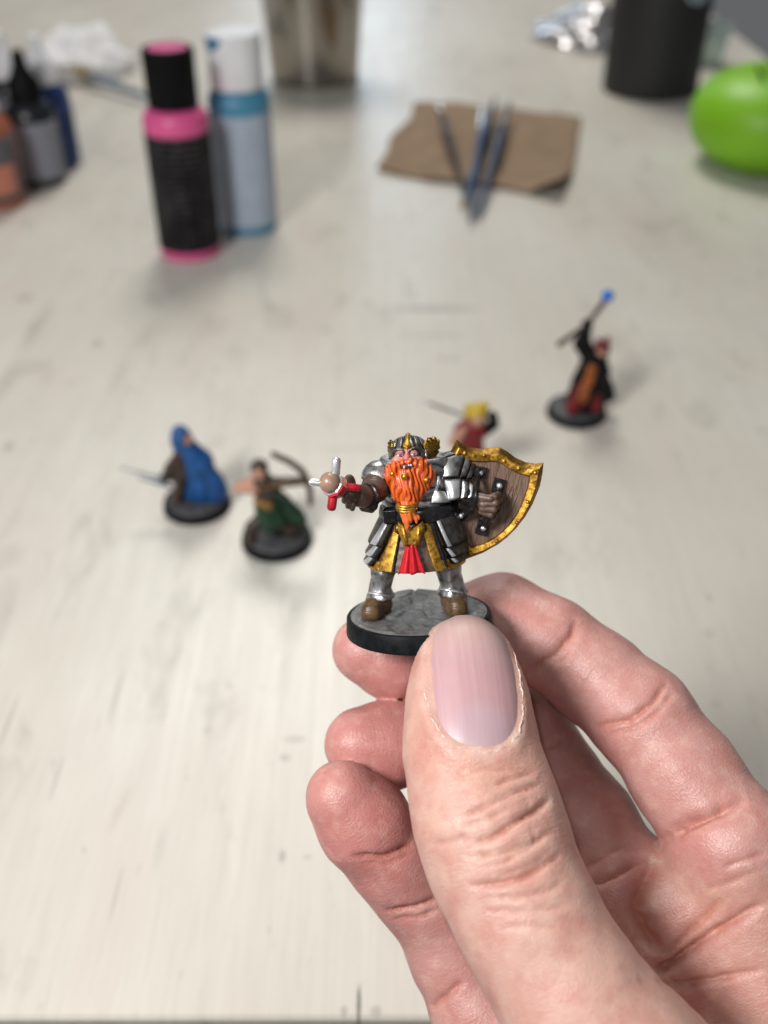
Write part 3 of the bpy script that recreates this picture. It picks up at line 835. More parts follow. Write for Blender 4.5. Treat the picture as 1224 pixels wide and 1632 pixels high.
def skin_material():
    m = Mat('skin')
    at = m.n('ShaderNodeVertexColor', layer_name='tint')
    col = at.outputs['Color']
    blotch = m.noise(190, 4, 0.6)
    col = m.mix(m.math('MULTIPLY', m.ramp(blotch, [(0.42, (0, 0, 0)), (0.68, (1, 1, 1))]), 0.5), col, (0.47, 0.17, 0.145))
    pale = m.noise(420, 3, 0.6)
    col = m.mix(m.math('MULTIPLY', m.ramp(pale, [(0.5, (0, 0, 0)), (0.75, (1, 1, 1))]), 0.3), col, (0.74, 0.53, 0.44))
    m.l(col, m.b.inputs['Base Color'])
    m.set('Subsurface Weight', 0.4)
    m.set('Subsurface Radius', (1.0, 0.38, 0.2))
    m.set('Subsurface Scale', 0.0016)
    m.set('Specular IOR Level', 0.42)
    cell = m.n('ShaderNodeTexVoronoi', feature='DISTANCE_TO_EDGE')
    cell.inputs['Scale'].default_value = 1500
    m.l(m.coords((1, 1, 1)), cell.inputs['Vector'])
    edge = m.math('MINIMUM', cell.outputs['Distance'], 0.25)
    fine = m.noise(2600, 3, 0.6)
    m.l(m.math('ADD', m.math('MULTIPLY', fine, 0.3), 0.25), m.b.inputs['Roughness'])
    m.bump(edge, 0.5, 0.0002)
    m.bump(fine, 0.35, 0.00012)
    m.bump(m.noise(650, 4, 0.65), 0.10, 0.0004)
    # skin lines run across the fingers
    fl = m.n('ShaderNodeAttribute', attribute_name='flow')
    wk = m.n('ShaderNodeVertexColor', layer_name='wrinkle')
    for sc, st, dist in (((0.55, 0.12, 0.12), 0.55, 0.0008), ((1.9, 0.30, 0.30), 0.9, 0.00035)):
        mp = m.n('ShaderNodeMapping'); mp.inputs['Scale'].default_value = sc
        m.l(fl.outputs['Vector'], mp.inputs['Vector'])
        nz = m.noise(1.0, 3, 0.55, vec=mp.outputs['Vector'], dist=0.8)
        line = m.math('ABSOLUTE', m.math('SUBTRACT', nz, 0.5))
        hgt = m.math('MULTIPLY', m.math('MINIMUM', m.math('MULTIPLY', line, 6.0), 0.5), wk.outputs['Color'])
        m.bump(hgt, st, dist)
    return m.m

def build_hand():
    pts = np.concatenate([np.array([j[:3] for j in v]) for v in HAND.values()])
    V, Q = field_mesh(hand_field, (-20, 10, -30), (120, 155, 130), 0.48)
    n = field_grad(hand_field, V.astype(np.float32), 0.5)
    n /= np.linalg.norm(n, axis=1)[:, None] + 1e-9
    P32 = V.astype(np.float32)
    names = ['thumb', 'index', 'middle', 'ring', 'little', 'palm']
    D = np.stack([HP[k](P32) for k in names], 1)
    who = D.argmin(1)
    disp = np.zeros(len(V))
    deep = np.zeros(len(V))                                     # skin folds: redder in the fold
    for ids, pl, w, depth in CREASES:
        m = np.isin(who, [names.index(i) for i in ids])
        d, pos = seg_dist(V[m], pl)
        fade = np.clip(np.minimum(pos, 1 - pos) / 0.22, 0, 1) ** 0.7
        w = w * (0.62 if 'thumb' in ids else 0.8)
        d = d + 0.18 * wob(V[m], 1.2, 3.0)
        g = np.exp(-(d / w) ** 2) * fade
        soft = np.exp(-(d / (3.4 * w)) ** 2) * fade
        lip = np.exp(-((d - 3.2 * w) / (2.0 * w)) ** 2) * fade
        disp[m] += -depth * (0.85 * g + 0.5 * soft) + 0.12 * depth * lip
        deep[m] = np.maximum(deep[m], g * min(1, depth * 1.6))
    # thumb: nail bed and the fold of skin round it
    th = (who == 0)
    s_, t_, h_ = nail_coords(V)
    r_ = nail_radius(s_, t_)
    front = th & (n @ T_N > 0.0)
    wall = np.exp(-((r_ - 1.12) / 0.11) ** 2) * np.clip(0.6 - s_, 0, 1) * (0.55 + 0.45 * np.clip(-t_, 0, 1))
    disp[front] += (0.42 * wall - 0.35 * np.clip(1.05 - r_, 0, 0.15) / 0.15)[front]
    disp[front] += (np.exp(-((r_ - 1.055) / 0.05) ** 2) * 0.22 * np.clip(wob(V, 0.45, 5.0) + 0.2, 0, 1))[front]
    disp += 0.10 * wob(V, 3.1) + 0.05 * wob(V, 1.3, 2.0)
    V = V + n * disp[:, None]
    # colour of the skin itself: pink finger pads, paler back of the thumb
    tip = {k: np.array(HAND[k][1][:3]) for k in HAND}
    col = np.tile(np.array([0.53, 0.295, 0.245]), (len(V), 1))
    finger = np.array([0.53, 0.28, 0.25]); pad = np.array([0.52, 0.195, 0.18])
    for i, k in enumerate(names[:5]):
        m = who == i
        w_ = np.exp(-(np.linalg.norm(V - tip[k], axis=1) / 13) ** 2)[:, None]
        c = finger * (1 - w_) + pad * w_
        if k == 'thumb':
            back = np.array([0.61, 0.375, 0.31]); tp = np.array([0.61, 0.32, 0.26])
            d2 = np.clip((V - NAIL_C) @ T_AX / 14 + 0.2, 0, 1)[:, None]
            c = back * (1 - d2) + tp * d2
            red = np.exp(-((r_ - 1.3) / 0.25) ** 2)[:, None] * np.clip(-s_, 0, 1)[:, None]
            c = c * (1 - 0.5 * red) + np.array([0.60, 0.28, 0.21]) * 0.5 * red
            dry = np.exp(-((r_ - 1.045) / 0.028) ** 2)[:, None] * (0.6 + 0.8 * np.clip(wob(V, 0.9, 5.0), -0.6, 1))[:, None]
            c = c * (1 - 0.8 * np.clip(dry, 0, 1)) + np.array([0.86, 0.76, 0.68]) * 0.8 * np.clip(dry, 0, 1)
        col[m] = c[m]
    # soften the borders between neighbouring tints
    ia = Q.ravel(); ib = np.roll(Q, -1, 1).ravel()
    cnt = np.bincount(ia, minlength=len(V))
    for _ in range(14):
        acc = np.stack([np.bincount(ia, col[ib, c], len(V)) for c in range(3)], 1)
        col = 0.5 * col + 0.5 * acc / np.maximum(cnt, 1)[:, None]
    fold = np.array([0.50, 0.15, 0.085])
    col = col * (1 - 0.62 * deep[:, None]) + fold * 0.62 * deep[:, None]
    flow = np.zeros((len(V), 3))
    for i, k in enumerate(names):
        m = who == i
        if k == 'palm':
            ax = unit(np.array(PALM[1][0]) - np.array(PALM[1][1])); al = V[m] @ ax
        else:
            pl = np.array([j[:3] for j in HAND[k]]); ax = unit(pl[1] - pl[-2])
            al = seg_dist(V[m], pl)[1] * np.linalg.norm(np.diff(pl, axis=0), axis=1).sum()
        sd = unit(np.cross(ax, T_N))
        flow[m] = np.stack([al, V[m] @ sd, V[m] @ np.cross(sd, ax)], 1)
    o = mk('hand', V, Q, skin_material())
    fa = o.data.attributes.new('flow', 'FLOAT_VECTOR', 'POINT')
    fa.data.foreach_set('vector', flow.astype(np.float32).ravel())
    knuckle = np.array(HAND['thumb'][3][:3])
    wr = np.where(who == 0, 0.04 + 0.14 * np.exp(-(np.linalg.norm(V - knuckle - T_N * 8, axis=1) / 13) ** 2), 0.07)
    two = np.sort(D, 1)
    wr *= np.clip((two[:, 1] - two[:, 0] - 1.2) / 2.0, 0, 1)
    wr *= np.where((who == 0) & (r_ < 1.1), 0.1, 1)
    color_attr(o, 'wrinkle', np.repeat(wr[:, None], 3, 1))
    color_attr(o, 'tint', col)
    tag(o, 'bare right hand pinching the round base of the bearded figurine', 'hand')
    return o

def nail_flow(m):
    fl = m.n('ShaderNodeAttribute', attribute_name='flow')
    mp = m.n('ShaderNodeMapping'); mp.inputs['Scale'].default_value = (0.6, 9.0, 1)
    m.l(fl.outputs['Vector'], mp.inputs['Vector'])
    return mp.outputs['Vector']

def nail_material():
    m = Mat('thumbnail')
    at = m.n('ShaderNodeVertexColor', layer_name='tint')
    rid = m.noise(1.0, 3, 0.5, vec=nail_flow(m))
    m.l(m.mix(m.math('MULTIPLY', m.ramp(rid, [(0.4, (0, 0, 0)), (0.7, (1, 1, 1))]), 0.2), at.outputs['Color'], (0.66, 0.50, 0.50)), m.b.inputs['Base Color'])
    m.set('Roughness', 0.44); m.set('Subsurface Weight', 0.15)
    m.set('Subsurface Radius', (1.0, 0.5, 0.4)); m.set('Subsurface Scale', 0.001)
    m.set('Specular IOR Level', 0.55)
    m.bump(rid, 0.10, 0.0004)
    return m.m

def build_nail(hand):
    N, K = 40, 56
    V, col, Fc = [], [], []
    rj, ka = np.meshgrid(np.arange(N + 1) / N, 2 * np.pi * np.arange(K) / K, indexing='ij')
    qq = (np.abs(np.cos(ka)) ** 2.5 + np.abs(np.sin(ka)) ** 2.5) ** (-1 / 2.5) * rj
    base_p = NAIL_C + (np.sin(ka) * qq * NAIL_L).reshape(-1, 1) * T_AX + (np.cos(ka) * qq * NAIL_W).reshape(-1, 1) * T_W
    lo_ = np.full(len(base_p), -9.0); hi_ = np.full(len(base_p), 14.0)
    for _ in range(24):                                         # drop every point onto the thumb
        mid = 0.5 * (lo_ + hi_)
        out_ = THUMB((base_p + mid[:, None] * T_N).astype(np.float32)) > 0
        hi_ = np.where(out_, mid, hi_); lo_ = np.where(out_, lo_, mid)
    on_skin = base_p + hi_[:, None] * T_N
    for layer in (0, 1):
        for j in range(N + 1):
            rr = j / N
            for k in range(K):
                a = 2 * math.pi * k / K
                c, s0 = math.cos(a), math.sin(a)
                q = (abs(c) ** 2.5 + abs(s0) ** 2.5) ** (-1 / 2.5) * rr
                s, t = s0 * q, c * q
                if layer == 0:
                    p = on_skin[j * K + k]
                    tipw = min(max((s - 0.55) / 0.45, 0), 1)
                    out = 0.10 - 0.6 * max(0.0, -t - 0.40) * min(max((s + 0.7) / 0.8, 0.0), 1.0) + 0.05 * math.exp(-((t + 0.40) / 0.06) ** 2) + 0.22 * tipw - (0.42 - 0.40 * tipw) * rr ** 8
                    V.append(p + T_N * out + T_N * (-0.25 * abs(t) ** 3))
                    lun = 1 / (1 + math.exp((math.hypot((s + 1.0) / 0.62, t / 0.72) - 1) * 14))
                    base = np.array([0.49, 0.285, 0.305]); pale = np.array([0.46, 0.345, 0.385])
                    colr = base * (1 - 0.6 * lun) + pale * 0.6 * lun
                    yel = min(max((s - 0.15) / 0.5, 0), 1)
                    colr = colr * (1 - 0.45 * yel) + np.array([0.56, 0.41, 0.335]) * 0.45 * yel
                    free = min(max((rr - 0.93) / 0.05, 0), 1) * min(max((s - 0.25) / 0.3, 0), 1)
                    colr = colr * (1 - free) + np.array([0.68, 0.54, 0.47]) * free
                    col.append(colr)
                else:
                    i = j * K + k
                    V.append(V[i] - T_N * 0.55); col.append(col[i])
    n0 = (N + 1) * K
    for j in range(N):
        for k in range(K):
            l = (k + 1) % K
            f = (j * K + k, j * K + l, (j + 1) * K + l, (j + 1) * K + k)
            Fc.append(f[::-1]); Fc.append(tuple(n0 + x for x in f))
    for k in range(K):
        l = (k + 1) % K
        Fc.append((N * K + k, N * K + l, n0 + N * K + l, n0 + N * K + k))
    o = mk('thumbnail', V, Fc, nail_material(), hand)
    color_attr(o, 'tint', np.array(col))
    q = np.array(V) - NAIL_C
    fa = o.data.attributes.new('flow', 'FLOAT_VECTOR', 'POINT')
    fa.data.foreach_set('vector', np.stack([q @ T_AX / NAIL_L, q @ T_W / NAIL_W, 0 * q[:, 0]], 1).astype(np.float32).ravel())
    o['label'] = 'pink nail of the thumb'

def build_cuticle(hand):
    """dry pale skin standing up along the nail's sides and root"""
    rnd = random.Random(11)
    mat = paint('dry_cuticle_skin', (0.80, 0.66, 0.58), (0.62, 0.42, 0.35), 2500, 0.55, bump=0.5, bdist=0.0002)
    for a0, a1, big in ((-178, -128, 0.20), (-126, -62, 0.17), (-58, -20, 0.22), (-18, 24, 0.20)):
        n = int((a1 - a0) / 1.6)
        ang = np.radians(np.linspace(a0, a1, n))
        q = (np.abs(np.cos(ang)) ** 2.5 + np.abs(np.sin(ang)) ** 2.5) ** (-1 / 2.5) * (1.035 + 0.012 * np.sin(ang * 23) + np.array([rnd.uniform(-0.012, 0.012) for _ in ang]))
        p = NAIL_C + (np.sin(ang) * q * NAIL_L)[:, None] * T_AX + (np.cos(ang) * q * NAIL_W)[:, None] * T_W
        lo_ = np.full(n, -9.0); hi_ = np.full(n, 14.0)
        for _ in range(22):
            mid = 0.5 * (lo_ + hi_)
            out_ = THUMB((p + mid[:, None] * T_N).astype(np.float32)) > 0
            hi_ = np.where(out_, mid, hi_); lo_ = np.where(out_, lo_, mid)
        g = p + hi_[:, None] * T_N
        nrm = field_grad(THUMB, g.astype(np.float32), 0.3); nrm /= np.linalg.norm(nrm, axis=1)[:, None]
        g = g + nrm * 0.10
        rad = [big * (0.35 + 0.65 * rnd.random() ** 2) * min(1, (i + 0.3) / 4, (n - i) / 4) for i in range(n)]
        mk('cuticle', *tube(list(g), rad, 8), mat, hand)

THUMB = HP['thumb']
hand = build_hand()
build_nail(hand)
build_cuticle(hand)
# ================================================================ the bearded figurine in the hand
def metal(name, bright, dark, rough=0.3, scale=420, lo=0.30, hi=0.52, metallic=0.95, grain=0.25, lining=True):
    """metallic paint over a dark wash; the 'wash' attribute holds the painted lining of each piece"""
    m = Mat(name)
    m.set('Metallic', metallic)
    a = m.noise(scale, 3, 0.5, dist=0.3)
    g = m.noise(7000, 2, 0.6)
    col = m.ramp(a, [(lo, dark), (hi, bright)])
    col = m.mix(m.math('MULTIPLY', m.ramp(g, [(0.5, (0, 0, 0)), (0.72, (1, 1, 1))]), grain), col, tuple(min(x * 1.5, 0.95) for x in bright))
    grime = m.noise(900, 4, 0.6)
    col = m.mix(m.math('MULTIPLY', m.ramp(grime, [(0.50, (0, 0, 0)), (0.66, (1, 1, 1))]), 0.55 if metallic > 0.8 else 0.12), col, (0.085, 0.055, 0.038))
    if lining:
        w = m.n('ShaderNodeVertexColor', layer_name='wash')
        col = m.mix(w.outputs['Color'], tuple(x * 0.18 for x in dark), col)
    m.l(col, m.b.inputs['Base Color'])
    m.l(m.math('ADD', m.math('MULTIPLY', g, 0.2), rough - 0.1), m.b.inputs['Roughness'])
    m.bump(g, 0.45, 0.00006)
    m.bump(m.noise(1800, 3, 0.6), 0.05, 0.0002)
    return m.m
D_SILVER = metal('washed_silver_paint', (0.54, 0.54, 0.545), (0.13, 0.125, 0.125), 0.4, 700)
D_DARKST = metal('dark_steel_paint', (0.21, 0.20, 0.192), (0.075, 0.07, 0.066), 0.46, 700)
D_HELM = metal('helmet_steel_paint', (0.30, 0.29, 0.27), (0.09, 0.085, 0.07), 0.4, 700)
D_BRIGHT = metal('bright_silver_paint', (0.86, 0.87, 0.90), (0.6, 0.6, 0.63), 0.32, metallic=0.75)
D_GOLD = metal('gold_paint', (0.74, 0.40, 0.06), (0.26, 0.115, 0.018), 0.44, 1400, 0.36, 0.6, 0.85, 0.8)
D_OLDGOLD = metal('dark_gold_paint', (0.36, 0.21, 0.03), (0.09, 0.05, 0.010), 0.36, 900, 0.36, 0.6, 0.9, 0.3)
LINED = {m_.name for m_ in (D_SILVER, D_DARKST, D_HELM, D_BRIGHT, D_GOLD, D_OLDGOLD)}
_mk = mk
def mk(name, V, Fc, mat=None, parent=None, smooth=True, sharp=None, wash=None):
    o = _mk(name, V, Fc, mat, parent, smooth, sharp)
    if mat is not None and mat.name in LINED:
        w = np.ones(len(o.data.vertices)) if wash is None else np.asarray(wash)
        color_attr(o, 'wash', np.repeat(w[:, None], 3, 1))
    return o
def edge_wash(nu, nv, w=0.09, edges='lrtb'):
    """dark painted lining along the chosen edges of a sheet"""
    out = []
    for j in range(nv + 1):
        for i in range(nu + 1):
            u, v = i / nu, j / nv
            e = min([x for k, x in zip('lrtb', (u, 1 - u, v, 1 - v)) if k in edges])
            out.append(min(1.0, max(0.0, e / w - 0.25)))
    return out + [0.2] * len(out)
D_BLACK = paint('gloss_black_paint', (0.012, 0.012, 0.014), (0.03, 0.03, 0.032), 1500, 0.25, lo=0.3, hi=0.5)
D_BROWN = paint('brown_leather_paint', (0.135, 0.083, 0.060), (0.075, 0.045, 0.032), 700, 0.42, bump=0.3, bdist=0.0002, rvar=0.2)
D_WOOD = paint('brown_wood_paint', (0.165, 0.098, 0.068), (0.088, 0.052, 0.035), 420, 0.45, bump=0.8, bdist=0.00035, stretch=(2.6, 1, 0.35), lo=0.35, hi=0.55)
D_BOOT = paint('boot_brown_paint', (0.15, 0.085, 0.04), (0.07, 0.038, 0.018), 600, 0.4, bump=0.3, bdist=0.0002)
D_RED = paint('red_cloth_paint', (0.55, 0.012, 0.022), (0.24, 0.005, 0.012), 500, 0.35, bump=0.3, bdist=0.0002, lo=0.32, hi=0.55)
def beard_material():
    m = Mat('orange_beard_paint')
    nz = m.noise(620, 4, stretch=(2.2, 2.2, 0.5))
    col = m.ramp(nz, [(0.34, (0.56, 0.065, 0.006)), (0.62, (0.76, 0.125, 0.013))])
    w = m.n('ShaderNodeVertexColor', layer_name='wash')
    col = m.mix(m.ramp(w.outputs['Color'], [(0.9, (0, 0, 0)), (1.0, (0.3, 0.3, 0.3))]), col, (0.88, 0.30, 0.10))
    m.l(m.mix(m.ramp(w.outputs['Color'], [(0.0, (0, 0, 0)), (0.6, (1, 1, 1))]), (0.15, 0.012, 0.003), col), m.b.inputs['Base Color'])
    m.set('Roughness', 0.34)
    m.bump(nz, 0.4, 0.0002)
    return m.m
D_ORANGE = beard_material()
D_SKIN = paint('figurine_skin_paint', (0.62, 0.36, 0.27), (0.42, 0.19, 0.15), 900, 0.42)
D_NOSE = paint('pink_nose_paint', (0.62, 0.20, 0.20), (0.5, 0.15, 0.15), 900, 0.4)
D_EYE = paint('eye_white_paint', (0.72, 0.68, 0.74), None, 900, 0.3)
D_IRIS = paint('violet_iris_paint', (0.10, 0.09, 0.25), None, 900, 0.25)
D_MOUTH = paint('dark_mouth_paint', (0.085, 0.022, 0.022), None, 900, 0.4)
D_DOME = paint('tan_wood_ball_paint', (0.36, 0.225, 0.165), (0.27, 0.16, 0.115), 500, 0.3)
D_RIM = paint('satin_black_rim', (0.005, 0.006, 0.007), (0.012, 0.013, 0.015), 700, 0.5, bump=0.3, bdist=0.0002, lo=0.3, hi=0.62)

D_RIM.node_tree.nodes['Principled BSDF'].inputs['Specular IOR Level'].default_value = 0.08
def ground_material():
    m = Mat('grey_flagstone_paint')
    a = m.noise(420, 5, 0.65)
    col = m.ramp(a, [(0.3, (0.085, 0.083, 0.083)), (0.5, (0.14, 0.137, 0.137)), (0.72, (0.22, 0.215, 0.21))])
    b = m.noise(260, 4, 0.6)
    col = m.mix(m.math('MULTIPLY', m.ramp(b, [(0.56, (0, 0, 0)), (0.68, (1, 1, 1))]), 0.75), col, (0.05, 0.045, 0.022))
    m.l(col, m.b.inputs['Base Color'])
    m.set('Roughness', 0.42)
    m.bump(a, 0.6, 0.0004)
    return m.m
D_GROUND = ground_material()

dwarf = thing('bearded_figurine', 'painted armoured dwarf figurine with orange beard, mace and gold-rimmed shield', 'figurine', DWARF_O, DWARF_M)

dwarf.scale = (1, 1, 0.98)

def part(name, fn, lo, hi, h, mat, parent=None, disp=None, wash=None):
    V, Q = field_mesh(fn, lo, hi, h)
    w = None if wash is None else wash(V)
    if disp is not None:
        n = field_grad(fn, V.astype(np.float32), h); n /= np.linalg.norm(n, axis=1)[:, None] + 1e-9
        V = V + n * disp(V)[:, None]
    return mk(name, V, Q, mat, parent or dwarf, wash=w)

# ---- round base with flagstones
D = dwarf
base = mk('base', *lathe([(11.9, -3.3), (12.45, -3.05), (12.5, -2.7), (12.3, -0.25), (12.12, 0.0), (11.7, 0.03), (11.6, -0.1), (0, -0.1)], 96), D_RIM, D, sharp=40)
rnd = random.Random(4)
seeds = np.array([(rnd.uniform(-12, 12), rnd.uniform(-12, 12)) for _ in range(26)])
lift = np.array([rnd.uniform(-0.05, 0.35) for _ in seeds]); tiltx = np.array([rnd.uniform(-0.05, 0.05) for _ in seeds])
V, Fc = [], []
NR, NA = 56, 150
for j in range(NR + 1):
    r = 11.62 * j / NR
    for i in range(NA):
        a = 2 * math.pi * i / NA
        V.append((r * math.cos(a), r * math.sin(a), 0.0))
V = np.array(V)
dd = np.sqrt(((V[:, None, :2] - seeds[None]) ** 2).sum(2)); od = np.argsort(dd, 1)
d1 = np.take_along_axis(dd, od[:, :1], 1)[:, 0]; d2 = np.take_along_axis(dd, od[:, 1:2], 1)[:, 0]
gap = np.clip((d2 - d1) / 0.7, 0, 1)
k0 = od[:, 0]
V[:, 2] = 0.08 + gap * (0.12 + 0.6 * lift[k0] + tiltx[k0] * (V[:, 0] - seeds[k0, 0]) * 2) + 0.06 * wob(V, 0.8) + 0.05 * wob(V, 0.35, 3)
rr = np.hypot(V[:, 0], V[:, 1]); V[:, 2] = np.where(rr > 11.4, 0.02, V[:, 2])
for j in range(NR):
    for i in range(NA):
        k = (i + 1) % NA
        Fc.append((j * NA + i, (j + 1) * NA + i, (j + 1) * NA + k, j * NA + k))
mk('flagstone_ground', V, Fc, D_GROUND, base)

# ---- legs
def boot(ax, ay, tx, ty, hx=0.0):
    f = join([cap((ax, ay, 2.7), (ax, ay, 1.9), 2.0, 2.15), cap((ax, ay, 1.9), (tx, ty, 1.55), 2.05, 1.65), cap((ax, ay + 0.8, 1.3), (tx, ty, 1.1), 1.9, 1.6)], 0.8)
    g = lambda p: np.maximum(f(p), 0.25 - p[:, 2])
    return part('boot', g, (ax - 4, ty - 3, -0.2), (ax + 4, ay + 4, 5.2), 0.17, D_BOOT, None,
                lambda V: 0.07 * wob(V, 0.7) + 0.07 * np.sin(V[:, 2] * 5 + V[:, 1] * 1.5) * (V[:, 2] > 2.0))
boot(-6.7, 0.6, -8.0, -2.6)
boot(6.1, 0.6, 6.5, -2.6)
def greave(x0, x1, r, bright_at):
    ax = [(x0, 0.4, 3.1), (x0, 0.4, 3.35), (x0, 0.4, 4.0), (x0 * 0.98 + x1 * 0.02, 0.4, 5.0), ((x0 + x1) / 2, 0.3, 6.4), (x1 * 0.7 + x0 * 0.3, 0.2, 7.6), (x1, 0.2, 9.2)]
    V, Fc = tube(ax, [r * 1.22, r * 1.25, r * 1.06, r * 0.95, r * 0.96, r * 1.05, r * 1.08], 30)
    V = np.array(V)
    # a keel down the shin
    V[:, 1] -= 0.45 * np.exp(-((V[:, 0] - (x0 + x1) / 2) / 0.55) ** 2) * (V[:, 1] < 0.3)
    g = mk('greave', V, Fc, D_SILVER, D)
    V, Fc = tube([(x0 - r * 0.95, -0.9, 4.35), (x0 - r * 0.5, -1.9, 4.5), (x0 + r * 0.1, -2.25, 4.35), (x0 + r * 0.75, -1.6, 3.7)], [0.25, 0.42, 0.42, 0.25], 10, 0.6)
    mk('ankle_band', V, Fc, D_BRIGHT, g)
greave(-6.3, -5.5, 2.0, -1)
greave(5.9, 5.2, 2.15, 1)
part('trousers', join([cap((-5.6, 0.5, 8), (-3.6, 0.5, 12), 2.2, 3), cap((5.2, 0.5, 8), (3.8, 0.5, 12), 2.2, 3)], 1), (-9, -4, 5), (9, 5, 14.8), 0.35, D_BROWN)

# ---- tunic and what lies on it
def tunic_ring(z):
    k = (17.8 - z) / 9.4
    return 0.9 - 0.9 * k, 5.7 + 2.55 * max(k, 0.0) ** 0.9, 4.7 + 1.75 * k
def tunic_at(a, z, off=0.0):
    cx, rx, ry = tunic_ring(z)
    s, c = math.sin(a), math.cos(a)
    n = unit((s / rx, -c / ry, 0.24 / 5))
    return np.array([cx + rx * s, -ry * c, z]) + n * off, n
V, Fc = [], []
zs = [9.15, 9.05, 9.05, 9.4] + [9.2 + 9.2 * i / 14 for i in range(1, 15)]
for j, z in enumerate(zs):
    for i in range(80):
        a = 2 * math.pi * i / 80
        p, n = tunic_at(a, z, -1.2 if j == 0 else -0.35 if j == 1 else 0)
        p = p + n * (0.10 * math.sin(3.9 * z + 1.1 * math.sin(a * 5)))
        V.append(p)
for j in range(len(zs) - 1):
    for i in range(80):
        k = (i + 1) % 80
        Fc.append((j * 80 + i, j * 80 + k, (j + 1) * 80 + k, (j + 1) * 80 + i))
Fc.append(tuple(range(79, -1, -1))); Fc.append(tuple((len(zs) - 1) * 80 + i for i in range(80)))
tunic = mk('tunic', V, Fc, D_BROWN, D)
R_ = math.radians
def band(name, a_lo, a_hi, z0, z1, off0, off1, mat, parent=None, t=0.45, nu=10, nv=14, warp=0.0, lined=''):
    """patch of the tunic between two angle curves (degrees at z0, degrees at z1), from z0 down to z1"""
    def f(u, v):
        z = z0 + (z1 - z0) * v
        a = R_((a_lo[0] + (a_lo[1] - a_lo[0]) * v) * (1 - u) + (a_hi[0] + (a_hi[1] - a_hi[0]) * v) * u)
        z += warp * math.sin(math.pi * u)
        e = min(u, 1 - u, v * 1.5, 1 - v)
        return tunic_at(a, z, off0 + (off1 - off0) * v - 0.10 * max(0, 1 - e / 0.08))
    return mk(name, *sheet(f, nu, nv, t), mat, parent or D, sharp=55, wash=edge_wash(nu, nv, 0.12, lined) if lined else None)
band('gold_trim', (-39, -55), (-27, -30), 17.3, 9.15, 0.28, 0.34, D_GOLD, tunic)
band('gold_trim', (1, 21), (15, 33), 17.3, 9.05, 0.28, 0.34, D_GOLD, tunic)
band('gold_hem', (-84, -84), (-50, -50), 10.5, 9.0, 0.30, 0.36, D_GOLD, tunic, nu=16, nv=5)
band('gold_hem', (30, 31), (100, 100), 10.7, 9.0, 0.30, 0.36, D_GOLD, tunic, nu=20, nv=5)
band('dark_piping', (-30.5, -31.2), (-27.5, -28.2), 16.5, 9.2, 0.42, 0.46, D_BLACK, tunic, nu=3)
band('dark_piping', (17, 34), (21, 38), 17.0, 9.4, 0.40, 0.44, D_BLACK, tunic, nu=3)
# overlapping hip plates, three to a side
for side, spans in ((-1, (((-108, -112), (-41, -49), 17.6, 12.9), ((-112, -114), (-48, -55), 13.5, 10.9), ((-112, -115), (-54, -60), 11.5, 9.5))),
                    (1, (((22, 33), (104, 110), 17.6, 12.6), ((31, 38), (110, 113), 13.2, 10.8), ((37, 42), (112, 115), 11.3, 9.7)))):
    for i, (lo_, hi_, z0, z1) in enumerate(spans):
        pl = band('hip_plate', lo_, hi_, z0, z1, 0.55 + 0.12 * (2 - i), 1.15 + 0.12 * (2 - i), D_DARKST, D, 0.5, 24, 12, lined='lrb')
        inner = hi_ if side < 0 else lo_
        if side < 0: b0, b1 = (inner[0] - 17, inner[1] - 21), (inner[0] - 8, inner[1] - 7)
        else: b0, b1 = (inner[0] + 2, inner[1] + 2), (inner[0] + 7, inner[1] + 7)
        band('plate_ridge', b0, b1, z0 - 0.3, z1 + 0.15, 0.85 + 0.12 * (2 - i), 1.42 + 0.12 * (2 - i), D_BRIGHT, pl, 0.5, 4, 8)

# ---- belt, pouch, buckle, red tassel
def belt(u, v):
    a = -math.pi + 2 * math.pi * u * 0.9999
    z = 17.0 + 2.5 * v + 0.25 * math.sin(a + 0.7)
    p, n = tunic_at(a, 17.2, 0.55 + 0.25 * math.sin(math.pi * v))
    p[2] = z
    return p, n
mk('belt', *sheet(belt, 72, 6, 0.9), D_BLACK, D)
part('pouch', join([rbox((-3.95, -3.7, 18.5), (1.15, 0.9, 1.35), 0.4), rbox((-3.95, -3.9, 19.0), (1.2, 0.95, 0.7), 0.35)], 0.15), (-6, -6, 16), (-2, -2, 21), 0.15, D_BLACK)
bk = [(-2.7, 17.9), (-2.9, 16.9), (-2.0, 13.85), (0.5, 13.75), (1.45, 16.8), (1.25, 17.9), (0.3, 17.3), (-0.7, 16.7), (-1.7, 17.3)]
V, Fc = slab([(x, z) for x, z in bk], -5.6, -7.0, 0.45)
V = [(x, y - 0.06 * (17 - z) * 0.3, z) for x, z, y in V]
Fc = [f[::-1] for f in Fc]
bu = mk('buckle', V, Fc, D_GOLD, D, smooth=False)
for x0, x1 in ((-2.0, -1.45), (0.7, 0.15)):
    mk('buckle_ridge', *tube([(x0, -6.75, 17.4), ((x0 + x1) / 2, -7.05, 15.6), (x1, -7.05, 14.0)], [0.3, 0.36, 0.25], 10), D_GOLD, bu)
for cx_ in (-2.75, 1.3):
    mk('buckle_knob', *ball((cx_, -5.9, 16.6), 0.62, 8, (1, 1, 1.4)), D_OLDGOLD, bu)
def tassel(u, v):
    w = 0.85 + 1.4 * v ** 1.1
    q = u * 2 - 1
    fold = 0.6 * abs(math.sin(q * 4.4 + 0.6)) * (0.35 + 0.65 * v)
    lobe = -0.35 * v * (1 - abs(math.sin(q * 3.1)))
    return (-0.85 + q * w - 0.1 * v, -6.25 - 0.35 * v - fold - 0.45 * (1 - q * q), 14.0 - 4.6 * v + lobe * v), (0.3 * q, -1, 0.1)
mk('red_tassel', *sheet(tassel, 36, 14, 0.6), D_RED, D)

